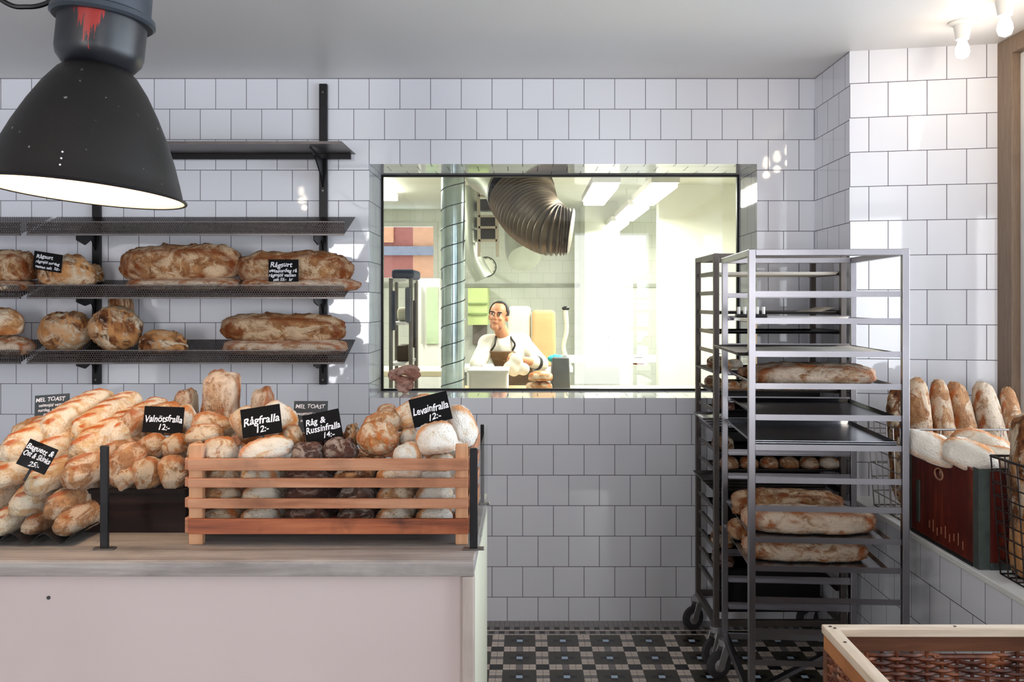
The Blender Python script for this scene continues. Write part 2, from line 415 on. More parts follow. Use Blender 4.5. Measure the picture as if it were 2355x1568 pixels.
# added window frame and town house imitating the street reflected in the pane
wk = tag(bpy.data.objects.new('window_reflection', None), kind='structure'); C.objects.link(wk); wk.location = (KW[0], KY1, KW[2])
b = MB()
for lo, hi in (((KW[0], KY1 - .02, KW[2]), (KW[1], KY1 + .05, KW[2] + .05)), ((KW[0], KY1 - .02, KW[3] - .05), (KW[1], KY1 + .05, KW[3])),
               ((KW[0], KY1 - .02, KW[2] + .05), (KW[0] + .05, KY1 + .05, KW[3] - .05)), ((KW[1] - .05, KY1 - .02, KW[2] + .05), (KW[1], KY1 + .05, KW[3] - .05))): b.box(lo, hi)
b.build('window_frame', M_['white'], wk, origin=wk.location)
hs = thing('street_reflection', (-2.2, 14, 0), 'red and orange town house added behind the pane, imitating the street reflected at its left', 'building')
MB().box((-4.6, 14, 0), (-1.75, 16, 4)).build('red_wall', plain('red_render', (122, 66, 56), .7), hs, origin=hs.location)
MB().box((-1.75, 14, 0), (-.4, 16, 4)).build('orange_wall', plain('orange_render', (158, 112, 82), .7), hs, origin=hs.location)
MB().box((-4.6, 13.94, 2.30), (-.4, 14.0, 2.44)).build('string_course', plain('blue_grey_band', (98, 98, 108), .7), hs, origin=hs.location)
MB().box((-2.35, 13.96, 2.5), (-2.05, 14.0, 2.9)).build('window', plain('house_window', (160, 110, 76), .4), hs, origin=hs.location)

# fluorescent fittings in a receding row
em = emis_mat('tube_diffuser', (1.0, 1.0, .90), 5.0)
ZL = EYE + .80
def fitting(x, y, L, label):
    f = thing('ceiling_light', (x, y, CZ), label, 'ceiling light', 'fluorescent fittings on the kitchen ceiling')
    MB().box((x - .10, y - L / 2, ZL + .035), (x + .10, y + L / 2, ZL + .085)).build('housing', M_['white'], f, origin=f.location, bevel=.006)
    MB().box((x - .085, y - L / 2 + .01, ZL), (x + .085, y + L / 2 - .01, ZL + .035)).build('diffuser', em, f, origin=f.location, bevel=.01)
    for s in (-1, 1):
        MB().cyl((x, y + s * L * .35, ZL + .085), (x, y + s * L * .35, CZ), .006, 8).build('hanger', M_['white'], f, origin=f.location)
    l = area('tube_light', (x, y, ZL - .02), (0, 0, 0), .16, L * .9, 25 if x > .8 else 16, (1.0, .995, .93)); return f
fitting(.98, 6.75, 1.15, 'fluorescent fitting nearest the right end of the pane')
fitting(.98, 8.15, 1.15, 'middle fluorescent fitting of the right-hand row')
fitting(.98, 9.6, 1.1, 'farthest fluorescent fitting of the right-hand row')
fitting(.57, 6.75, 1.15, 'fluorescent fitting just right of the ribbed duct')
area('tube_light_left', (-1.4, 7.6, 2.5), (0, 0, 0), .3, 2.4, 28, (1.0, .995, .93))
tag(MB().box((-1.55, 6.4, 2.56), (-1.25, 8.8, 2.62)).build('ceiling_light', em), 'wide fluorescent panel on the kitchen ceiling left of the ducts', 'ceiling light', 'fluorescent fittings on the kitchen ceiling')

# ventilation
sp = NT('spiral_duct_metal'); v = sp.coord(); sp.set(sp.ramp(sp.noise(v, 4, 3), [(.3, lin((160, 176, 184))), (.7, lin((206, 218, 224)))]), .2, .85); sp = sp.m
Yd = 6.0; xd = at(1042, 0, Yd).x
rd = 27 * Yd / FPX
vd = tag(MB().cyl((xd, Yd, .9), (xd, Yd, CZ), rd, 40).build('vertical_duct', sp, smooth=True), 'straight vertical spiral-seamed steel duct left of the baker', 'ventilation duct')
b = MB(); pts = []
for k in range(0, 401):
    a = k / 401 * 2 * math.pi * 13; z = .92 + (CZ - .94) * k / 401
    pts.append((xd + (rd + .001) * math.cos(a), Yd + (rd + .001) * math.sin(a), z))
b.tube(pts, .0035, 5); b.build('seam', plain('duct_seam', (70, 80, 88), .4, .6), vd)
def curve(pts, n=60):
    P = [Vector(p) for p in pts]; out = []
    P = [P[0] * 2 - P[1]] + P + [P[-1] * 2 - P[-2]]
    for i in range(1, len(P) - 2):
        for k in range(n // (len(P) - 3)):
            t = k / (n // (len(P) - 3)); a, b_, c, d = P[i - 1:i + 3]
            out.append(.5 * ((2 * b_) + (c - a) * t + (2 * a - 5 * b_ + 4 * c - d) * t * t + (3 * b_ - a - 3 * c + d) * t ** 3))
    out.append(P[-2]); return out
dm = plain('duct_zinc', (168, 172, 160), .35, .7, .12, 4)
dk = plain('duct_foil_brown', (104, 90, 76), .38, .7, .2, 5)
duct = thing('ribbed_duct', at(1200, 440, 6.6), 'big smooth zinc duct turning into a ribbed flexible hose under the kitchen ceiling', 'ventilation duct')
c1 = curve([at(1130, 380, 7.6), at(1168, 400, 7.2), at(1200, 447, 6.77)], 20)
MB().tube(c1, .255, 32).build('rigid_section', dm, duct, origin=duct.location, smooth=True)
MB().tube(curve([c1[-2], c1[-1]], 4), .262, 32).build('collar', M_['black'], duct, origin=duct.location, smooth=True)
c2 = curve([at(1200, 450, 6.75), at(1222, 492, 6.6), at(1266, 526, 6.42), at(1314, 533, 6.40)], 150)
rr = [.25 + .011 * math.sin(k * 2 * math.pi / 7.0) - .095 * k / len(c2) for k in range(len(c2))]
MB().tube(c2, rr, 40).build('flexible_hose', dk, duct, origin=duct.location, smooth=True)
tag(MB().tube(curve([at(1078, 400, 8.4), at(1080, 500, 8.4), at(1086, 585, 8.4), at(1112, 640, 8.4)], 30), [.09] * 31, 24).build('curved_pipe', dm, smooth=True), 'grey pipe curving down just right of the vertical spiral duct', 'ventilation duct')
tag(MB().tube(curve([at(1200, 425, 9.2), at(1198, 520, 9.2), at(1200, 570, 9.1), at(1206, 594, 9.0)], 18), .17, 28).build('duct_elbow', dm, smooth=True), 'short pale duct end hanging below the ribbed hose', 'ventilation duct')
# ladder-like bracket
lb = thing('ladder_rack', at(1118, 560, 8.2), 'grey ladder-like cable bracket hanging behind the ducts', 'bracket')
b = MB()
for px in (1100, 1142): b.bar(at(px, 430, 8.2), at(px + 2, 590, 8.2), .03, .03)
for py in (450, 497, 523, 553): b.bar(at(1100, py, 8.2), at(1143, py, 8.2), .03, .02)
b.build('rails', plain('bracket_grey', (150, 140, 124), .5, .3), lb, origin=lb.location)
for py in (472, 510, 538): MB().box(at(1104, py + 11, 8.25) , at(1140, py - 10, 8.4)).build('dark_box', plain('dark_box', (44, 38, 36), .6), lb, origin=lb.location)
# clock
Yc = 9.4; pc = at(1118, 614, Yc); rc = 24 * Yc / FPX
ck = thing('wall_clock', pc, 'round white wall clock with thin dark rim below the ducts', 'clock')
Mx = Matrix.Rotation(R(90), 4, 'X')
MB().lathe([(rc, -.03), (rc, .03), (rc * .9, .034), (rc * .9, -.03)], 40, Mx, closed=True).build('rim', plain('clock_rim', (70, 76, 62), .4, .4), ck, smooth=True)
MB().lathe([(0, .0), (rc * .91, .0), (rc * .91, .01), (0, .01)], 40, Mx).build('dial', plain('clock_dial', (232, 234, 214), .5, 0, .02), ck)
b = MB()
for k in range(12):
    a = k * math.pi / 6; b.bar((rc * .78 * math.sin(a), -.014, rc * .78 * math.cos(a)), (rc * .88 * math.sin(a), -.014, rc * .88 * math.cos(a)), .006, .004, (0, 1, 0))
b.build('hour_marks', M_['black'], ck)
MB().bar((0, -.018, 0), (-rc * .42, -.018, rc * .5), .009, .004, (0, 1, 0)).build('hour_hand', M_['black'], ck)
MB().bar((0, -.022, 0), (rc * .22, -.022, -rc * .35), .006, .004, (0, 1, 0)).build('minute_hand', M_['black'], ck)
MB().bar((0, .03, 0), (0, 1.1, 0), .03, .03).build('bracket', M_['black'], ck)

# benches and kitchen objects
bw = plain('bench_wood', (206, 178, 138), .5, 0, .1, 3); bst = plain('bench_steel', (196, 198, 192), .35, .5, .05)
def bench(x0, x1, y0, y1, z, label, top=bw):
    t = thing('work_bench', ((x0 + x1) / 2, (y0 + y1) / 2, 0), label, 'work bench'); o = t.location
    MB().box((x0, y0, z - .05), (x1, y1, z)).build('bench_top', top, t, origin=o, bevel=.006)
    for x in (x0 + .05, x1 - .05):
        for y in (y0 + .05, y1 - .05): MB().box((x - .03, y - .03, 0), (x + .03, y + .03, z - .05)).build('leg', bst, t, origin=o)
    MB().box((x0 + .08, y0 + .05, .25), (x1 - .08, y1 - .05, .28)).build('lower_shelf', bst, t, origin=o)
    return t
ZBn = EYE - (876 - VY) * 6.75 / FPX
bench(-.52, 1.75, 6.35, 7.0, .905, 'long pale wooden bench the baker leans over')
bench(-1.5, -.62, 7.5, 8.1, .98, 'cream bench at the left of the spiral duct', plain('cream_top', (226, 214, 184), .5, 0, .04))
bench(.05, 2.2, 8.9, 9.5, 1.0, 'white rear bench at the right with the grey canister', plain('white_top', (232, 230, 218), .4, 0, .03))
# white tub in front of the baker
def boxthing(name, label, cat, px0, px1, py0, py1, Y, d, mat, bevel=.006, group=None, taper=0):
    a = at(px0, py1, Y); c = at(px1, py0, Y)
    o = ((a.x + c.x) / 2, Y + d / 2, a.z); w = (c.x - a.x) / 2; h = c.z - a.z
    b = MB(); k = 1 - taper
    b.add([(-w, -d / 2, 0), (w, -d / 2, 0), (w, d / 2, 0), (-w, d / 2, 0), (-w * k, -d / 2 * k, h), (w * k, -d / 2 * k, h), (w * k, d / 2 * k, h), (-w * k, d / 2 * k, h)],
          [(0, 3, 2, 1), (4, 5, 6, 7), (0, 1, 5, 4), (1, 2, 6, 5), (2, 3, 7, 6), (3, 0, 4, 7)])
    r = b.build(name, mat, bevel=bevel, seg=3); r.location = o
    return tag(r, label, cat, group)
zt = .905
def on_bench(name, label, cat, px0, px1, pytop, Y, d, mat, z=zt, bevel=.006, taper=0):
    py1 = VY + (EYE - z) * FPX / Y
    return boxthing(name, label, cat, px0, px1, pytop, py1, Y, d, mat, bevel, None, taper)
tub = on_bench('dough_tub', 'wide white plastic dough tub on the bench in front of the baker', 'tub', 1078, 1168, 853, 6.42, .38, M_['white'], bevel=.02)
x0, x1 = at(1078, 0, 6.42).x, at(1168, 0, 6.42).x
MB().box((-(x1 - x0) / 2 - .008, -.2, at(0, 853, 6.42).z - zt - .012), ((x1 - x0) / 2 + .008, .2, at(0, 853, 6.42).z - zt + .006)).build('lid', M_['white'], tub, bevel=.005)
sack = plain('paper_sack_brown', (206, 166, 116), .75, 0, .12, 4, .2); sackw = plain('paper_sack_white', (232, 226, 204), .75, 0, .08, 4, .2)
on_bench('brown_flour_sack', 'tall brown paper flour sack standing behind the baker', 'sack', 1222, 1279, 713, 7.75, .16, sack, z=1.0, bevel=.03, taper=.06)
on_bench('white_flour_sack', 'tall white paper flour sack behind the baker shoulder', 'sack', 1168, 1222, 704, 7.8, .16, sackw, z=1.0, bevel=.03, taper=.05)
bench(-.6, .42, 7.7, 8.1, 1.0, 'rear white bench carrying the flour sacks', M_['white'])
for k, (a, b2, c, d, lab) in enumerate(((1213, 1268, 858, 890, 'lower'), )):
    pass
def cylthing(name, label, cat, px, rpx, py0, Y, z, mat, prof=None, group=None):
    top = at(px, py0, Y); r = rpx * Y / FPX; h = top.z - z
    prof = prof or [(0, 0), (r * .96, 0), (r, h * .03), (r, h * .97), (r * .9, h), (0, h)]
    prof = [(p[0], p[1]) for p in prof]
    o = MB().lathe(prof, 28).build(name, mat, smooth=True); o.location = (top.x, Y, z); return tag(o, label, cat, group)
can = cylthing('canister', 'tall grey cylindrical canister on the white rear bench', 'canister', 1411, 13.5, 770, 9.1, 1.0, plain('canister_grey', (128, 126, 140), .5, .1, .12, 12))
MB().lathe([(0, 0), (.045, 0), (.05, .01), (.02, .02), (.012, .045), (0, .045)], 20).build('canister_cap', M_['white'], can, smooth=True).location = (0, 0, at(0, 770, 9.1).z - 1.0)
jar = cylthing('brown_pot', 'small round brown pot at the right on the white rear bench', 'pot', 1468, 13, 838, 9.0, 1.0, plain('pot_brown', (176, 112, 76), .5))
MB().lathe([(.02, 0), (.045, .0), (.045, .02), (.02, .02)], 20, closed=True).build('pot_rim', M_['black'], jar, smooth=True).location = (0, 0, at(0, 838, 9.0).z - 1.0)
sc_ = on_bench('scale_machine', 'dark grey slanted machine with a teal cloth on top, right of the baker', 'kitchen machine', 1268, 1312, 822, 6.6, .3, plain('machine_grey', (84, 88, 90), .45, .2), taper=.12, bevel=.012)
b = MB()
for k in range(5): b.ell((at(1270, 0, 6.7).x + .012 * k + .0, 6.72, at(0, 824, 6.7).z + random.uniform(-.01, .012)), (.035, .05, .026), 14, 9)
tag(b.build('teal_cloth', plain('teal_cloth', (40, 176, 186), .7, 0, .2, 20), smooth=True), 'crumpled teal cloth lying on the dark machine', 'cloth')
# tall unit with green-tinted glass door, left
cab = thing('tall_fridge', at(985, 820, 8.6), 'tall white fridge with pale green glass door, left of the spiral duct', 'fridge')
a, c = at(962, 820, 8.6), at(1012, 640, 8.6)
MB().box((a.x, 8.6, 0), (c.x, 9.2, c.z)).build('body', M_['white'], cab, origin=cab.location, bevel=.01)
a2, c2_ = at(981, 790, 8.6), at(1008, 660, 8.6)
MB().box((a2.x, 8.575, a2.z), (c2_.x, 8.6, c2_.z)).build('door_glass', plain('pale_green_glass', (182, 200, 168), .15, 0, .1), cab, origin=cab.location)
MB().bar((a2.x - .04, 8.57, a2.z), (a2.x - .04, 8.57, c2_.z), .015, .02).build('handle', bst, cab, origin=cab.location)
gs = thing('green_shelf_unit', at(1098, 745, 9.6), 'pale green shelf unit on the wall behind the baker head', 'shelf unit')
a, c = at(1076, 747, 9.7), at(1121, 662, 9.7)
MB().box((a.x, 9.7, a.z), (c.x, 10.45, c.z)).build('body', plain('pale_green', (206, 222, 150), .5, 0, .06), gs, origin=gs.location)
for py in (698, 722): MB().bar(at(1076, py, 9.68), at(1121, py, 9.68), .03, .018).build('shelf_edge', plain('green_edge', (140, 160, 100), .5), gs, origin=gs.location)
boxthing('grey_board', 'small grey board on the wall below the pale green shelf unit', 'board', 1087, 1120, 747, 792, 10.42, .075, plain('board_grey', (132, 120, 116), .5))
# metal storage rack on the far left of the pane
rk = thing('storage_rack', (at(925, 0, 6.3).x, 6.3, 0), 'tall metal storage rack with hanging clothes at the left of the pane', 'storage rack')
b = MB()
for px, Y in ((899, 6.1), (945, 6.1), (912, 6.7), (957, 6.7)): b.cyl((at(px, 0, Y).x, Y, 0), (at(px, 0, Y).x, Y, 1.72), .014, 10)
b.build('uprights', M_['steel_dark'], rk, origin=rk.location, smooth=True)
for z in (.3, .75, 1.12, 1.4, 1.7):
    MB().box((at(897, 0, 6.1).x, 6.1, z), (at(957, 0, 6.7).x, 6.7, z + .02)).build('shelf', M_['steel'], rk, origin=rk.location)
boxthing('blue_box', 'dark blue cloth bundle on top of the metal storage rack', 'cloth', 900, 952, 618, 640, 6.2, .4, plain('blue_cloth', (70, 78, 104), .8, 0, .2, 6), .02).location.z = 1.72
boxthing('white_bag', 'white bag on the storage rack middle shelf', 'bag', 912, 938, 742, 775, 6.3, .25, sackw, .03).location.z = 1.14 + .28
boxthing('dark_crate', 'dark crate on the storage rack shelf below the white bag', 'crate', 912, 940, 790, 826, 6.3, .25, plain('crate_dark', (62, 50, 40), .6), .01).location.z = 1.14
for k, (px0, px1, py0, py1, Y, cl) in enumerate(((899, 908, 668, 760, 6.05, (66, 72, 92)), (931, 944, 660, 742, 6.05, (92, 96, 108)), (948, 957, 690, 800, 6.4, (58, 54, 56)))):
    h_ = boxthing('hanging_cloth', ('dark blue cloth hanging at the far left of the storage rack', 'grey cloth hanging in the middle of the storage rack', 'dark cloth hanging at the right post of the storage rack')[k], 'cloth', px0, px1, py0, py1, Y, .05, plain('hanging_cloth_%d' % cl[0], cl, .85, 0, .25, 10), .015)
cb_ = tag(MB().tube(curve([at(1301, 712, 8.0), at(1303, 760, 8.0), at(1296, 800, 8.0), at(1310, 842, 8.0)], 30), .02, 8).build('hanging_apron', plain('apron_pale', (214, 210, 184), .8), smooth=True), 'pale rolled apron hanging from a dark hook right of the brown sack', 'apron')
MB().ell(tuple(at(1301, 709, 8.0)), (.035, .03, .02)).build('hook', M_['black'], cb_)
# ---------------------------------------------------------------- pendant lamp
Lc = at(196, 443, 2.1)
lamp = thing('pendant_lamp', Lc, 'large black enamel pendant lamp over the counter, red paint smeared on its neck', 'pendant lamp')
lamp.rotation_euler = (R(-2.6), R(4.6), 0)
u = 2.1 / FPX
enam = NT('black_enamel'); v = enam.coord(); n = enam.noise(v, 3, 5); sp_ = enam.noise(v, 55, 2, .4)
c = enam.ramp(n, [(.3, lin((16, 15, 15))), (.7, lin((34, 31, 29)))])
c = enam.mix(enam.ramp(sp_, [(.735, (0, 0, 0)), (.77, (1, 1, 1))]), c, lin((130, 124, 122)))
enam.set(c, .42, 0, .35); enam.bump(enam.noise(v, 70, 2), .12, .002)
cream = plain('cream_enamel', (250, 232, 205), .5, 0, .03)
prof = [(47, -300), (62, -296), (86, -276), (112, -240), (139, -192), (164, -140), (185, -88), (201, -40), (211, -8), (218, 0)]
Rl = Matrix.Identity(4)
out = [(r * u, -z * u) for r, z in prof]
inn = [(r - .004, z - .001) for r, z in out[::-1]]
MB().lathe(out, 72, caps=False).build('shade', enam.m, lamp, smooth=True)
MB().lathe(inn, 72, caps=False).build('shade_lining', cream, lamp, smooth=True)
MB().tube([(218 * u * math.cos(a), 218 * u * math.sin(a), 0) for a in [2 * math.pi * k / 72 for k in range(72)]], .0035, 8, closed=True).build('rim', M_['black'], lamp, smooth=True)
hous = NT('neck_paint'); v = hous.coord(); c = hous.ramp(hous.noise(v, 9, 5), [(.3, lin((14, 15, 22))), (.7, lin((36, 37, 42)))])
tc = hous.new('ShaderNodeTexCoord'); sp2 = hous.new('ShaderNodeSeparateXYZ'); hous.link(tc.outputs['Object'], sp2.inputs[0])
vs = hous.coord((170, 170, 14)); nn = hous.noise(vs, 1, 4, .7)
dx = hous.math('ABSOLUTE', hous.math('SUBTRACT', sp2.outputs[0], .018)); msk = hous.math('SUBTRACT', hous.math('ADD', hous.math('MULTIPLY', nn, .09), hous.math('MULTIPLY', hous.math('SUBTRACT', sp2.outputs[2], .40), .45)), dx)
msk = hous.math('MULTIPLY', hous.math('GREATER_THAN', msk, .016), hous.math('LESS_THAN', sp2.outputs[1], 0.0))
c = hous.mix(msk, c, lin((150, 36, 30))); hous.set(c, .38)
MB().lathe([(0, .292), (60 * u, .292), (78 * u, .300), (92 * u, .318), (96 * u, .335), (96 * u, .43), (0, .43)], 56).build('neck', hous.m, lamp, smooth=True)
capm = plain('cap_grey_blue', (62, 68, 76), .45, .3, .2, 8)
MB().lathe([(0, .408), (108 * u, .408), (114 * u, .414), (112 * u, .426), (102 * u, .432), (100 * u, .51), (88 * u, .56), (40 * u, .60), (0, .60)], 56).build('cap', capm, lamp, smooth=True)
MB().cyl((0, 0, .60), (-.03, 0, CZ - Lc.z - .005), .012, 12).build('suspension_rod', M_['black'], lamp, smooth=True)
MB().tube(curve([(-.09, 0, .50), (-.125, 0, .452), (-.175, -.01, .428), (-.24, -.02, .44), (-.4, -.05, .56)], 40), .006, 8).build('cable', M_['black'], lamp, smooth=True)
MB().ell((0, 0, .20), (.035, .035, .05), 20, 12).build('bulb', emis_mat('warm_bulb', (1, .78, .5), 3), lamp, smooth=True)
pl = bpy.data.lights.new('pendant_light', 'POINT'); pl.energy = 5; pl.color = (1.0, .80, .58); pl.shadow_soft_size = .05
po = bpy.data.objects.new('pendant_light', pl); C.objects.link(po); po.location = Lc + Vector((0, .0, .13))
b = MB()
for k in range(3): b.ell((.046 - .0005 * k, -(203.5 - k * 3) * u - .001, .028 + .0145 * k), (.0022, .002, .0022), 8, 6)
b.build('rivets', M_['ink'], lamp)

# bare bulbs on the ceiling
bulbm = emis_mat('clear_bulb_glow', (1.0, .86, .66), 9)
def bulb(x, y, label, grp='bare bulbs in white holders on the ceiling'):
    t = thing('bulb_fixture', (x, y, CZ), label, 'ceiling lamp', grp)
    MB().lathe([(0, 0), (.052, 0), (.052, -.006), (.034, -.014), (.030, -.035), (.024, -.068), (0, -.068)], 32).build('holder', M_['white'], t, smooth=True)
    MB().lathe([(0, -.066), (.013, -.068), (.018, -.082), (.025, -.100), (.027, -.118), (.021, -.136), (0, -.146)], 24).build('bulb', bulbm, t, smooth=True)
    l = bpy.data.lights.new('bulb_light', 'POINT'); l.energy = .5; l.color = (1, .80, .58); l.shadow_soft_size = .022
    o = bpy.data.objects.new('bulb_light', l); C.objects.link(o); o.location = (x, y, CZ - .19)
bulb(1.71, 3.48, 'bare glowing bulb in white holder, the farther one, near the tiled pier')
bulb(1.72, 3.19, 'bare glowing bulb in white holder, the nearer one, cut by the top edge')
for k, y in enumerate((2.93, 2.66, 2.40)): bulb(1.71, y, 'bare ceiling bulb of the window row, mirrored in the wall tiles only')
for y in (.8, .2): bulb(-1.98 - (.8 - y) * .2, y, 'bare ceiling bulb of the left row, mirrored in the wall tiles only')

# ---------------------------------------------------------------- wall shelving
pfx, pfs = perf_mat('perforated_lip', (0, 2)), perf_mat('perforated_deck', (0, 1))
YF = 4.06
def zz(py, Y): return EYE - (py - VY) * Y / FPX
rails = []
for px in (744, 223):
    x = at(px, 0, YB - .012).x
    t = thing('shelf_rail', (x, YB, zz(883, YB)), 'black upright wall rail %s' % ('nearest the kitchen window' if px > 500 else 'below the pendant lamp, behind the round loaves'), 'shelf rail', 'black upright rails on the tiled wall')
    b = MB().box((x - .019, YB - .025, zz(883, YB)), (x + .019, YB - .0005, zz(195 if px > 500 else 195, YB)))
    b.build('rail', M_['black'], t, origin=t.location, bevel=.002)
    b = MB()
    for py in (215, 440, 872): b.cyl((x, YB - .029, zz(py, YB)), (x, YB - .024, zz(py, YB)), .005, 10)
    b.build('screws', M_['steel_dark'], t, origin=t.location)
tag(MB().box((at(216, 0, YB).x, YB - .02, zz(944, YB)), (at(238, 0, YB).x, YB - .0005, zz(925, YB))).build('rail_socket', M_['black'], bevel=.002), 'small black square socket on the tiles under the left rail', 'socket')
XS1 = -.819
def shelf(xl, xr, z_back, z_front, lip, label, flat=False, brackets=(744, 223)):
    t = thing('wall_shelf', ((xl + xr) / 2, YB - .03, z_back), label, 'wall shelf', 'metal shelves on the tiled wall'); o = t.location
    y0, y1 = YF, YB - .028; th = .002
    yb_ = 3.99 if flat else y0
    if flat:
        MB().box((xl, yb_, z_back - .004), (xr, y1, z_back)).build('shelf_board', M_['steel_dark'], t, origin=o)
        MB().box((xl, yb_, z_back - .012), (xr, yb_ + .012, z_back - .004)).build('front_edge', M_['steel_dark'], t, origin=o)
        MB().box((xl + .04, y1 - .02, z_back - .03), (xr - .02, y1 - .005, z_back - .0045)).build('back_angle', M_['black'], t, origin=o)
    else:
        b = MB(); v = [(xl, y0, z_front), (xr, y0, z_front), (xr, y1, z_back), (xl, y1, z_back)]
        b.add([*v, *[(p[0], p[1], p[2] - th) for p in v]], [(0, 1, 2, 3), (7, 6, 5, 4), (0, 4, 5, 1), (1, 5, 6, 2), (2, 6, 7, 3), (3, 7, 4, 0)])
        b.build('shelf_deck', pfs, t, origin=o)
        MB().box((xl, y0 - th, z_front), (xr, y0, z_front + lip)).build('front_lip', pfx, t, origin=o)
        MB().box((xl, y0 - .006, z_front - .008), (xr, y0 + .004, z_front)).build('bottom_fold', M_['steel_dark'], t, origin=o)
        MB().box((xl, y0 - .004, z_front + lip - .001), (xr, y0 + .002, z_front + lip + .003)).build('top_fold', M_['steel_dark'], t, origin=o)
    for px in brackets:
        x = at(px, 0, YB - .012).x; b = MB()
        zt_, zf = z_back - (.03 if flat else .002), (z_back - .004 if flat else z_front - .008)
        zb = z_back - .16
        pts = [(y1 + .002, zt_ + .0), (yb_ + .08, zf + (0 if flat else (z_back - z_front) * .25)), (yb_ + .08, zf - .012), (yb_ + .16, zf - .03), (y1 - .04, zb + .05), (y1 + .002, zb)]
        n = len(pts); b.add([(x - .003 + (.006 if s else 0), p[0], p[1] - .003) for s in (0, 1) for p in pts],
                            [tuple(range(n)), tuple(range(2 * n - 1, n - 1, -1))] + [(i, (i + 1) % n, n + (i + 1) % n, n + i) for i in range(n)])
        b.build('bracket', M_['black'], t, origin=o)
    return t
ZF = [EYE + .316, EYE + .028, EYE - .269]; ZBk = [EYE + .418, EYE + .112, EYE - .176]
shelf(-2.27, XS1, EYE + .725, 0, 0, 'topmost flat grey metal shelf, empty', True)
lab = ['empty perforated metal shelf just under the empty flat one', 'perforated metal shelf holding the big loaves with the chalk cards', 'lowest perforated metal shelf of the right-hand run']
for i in range(3): shelf(-2.265, XS1, ZBk[i], ZF[i], .053, lab[i])
lab = ['left-hand perforated shelf end beside the lamp, empty', 'left-hand perforated shelf at the picture edge holding the half-cut loaf', 'left-hand lowest perforated shelf at the picture edge']
for i in range(3): shelf(-3.4, -2.295, ZBk[i], ZF[i], .053, lab[i], brackets=())

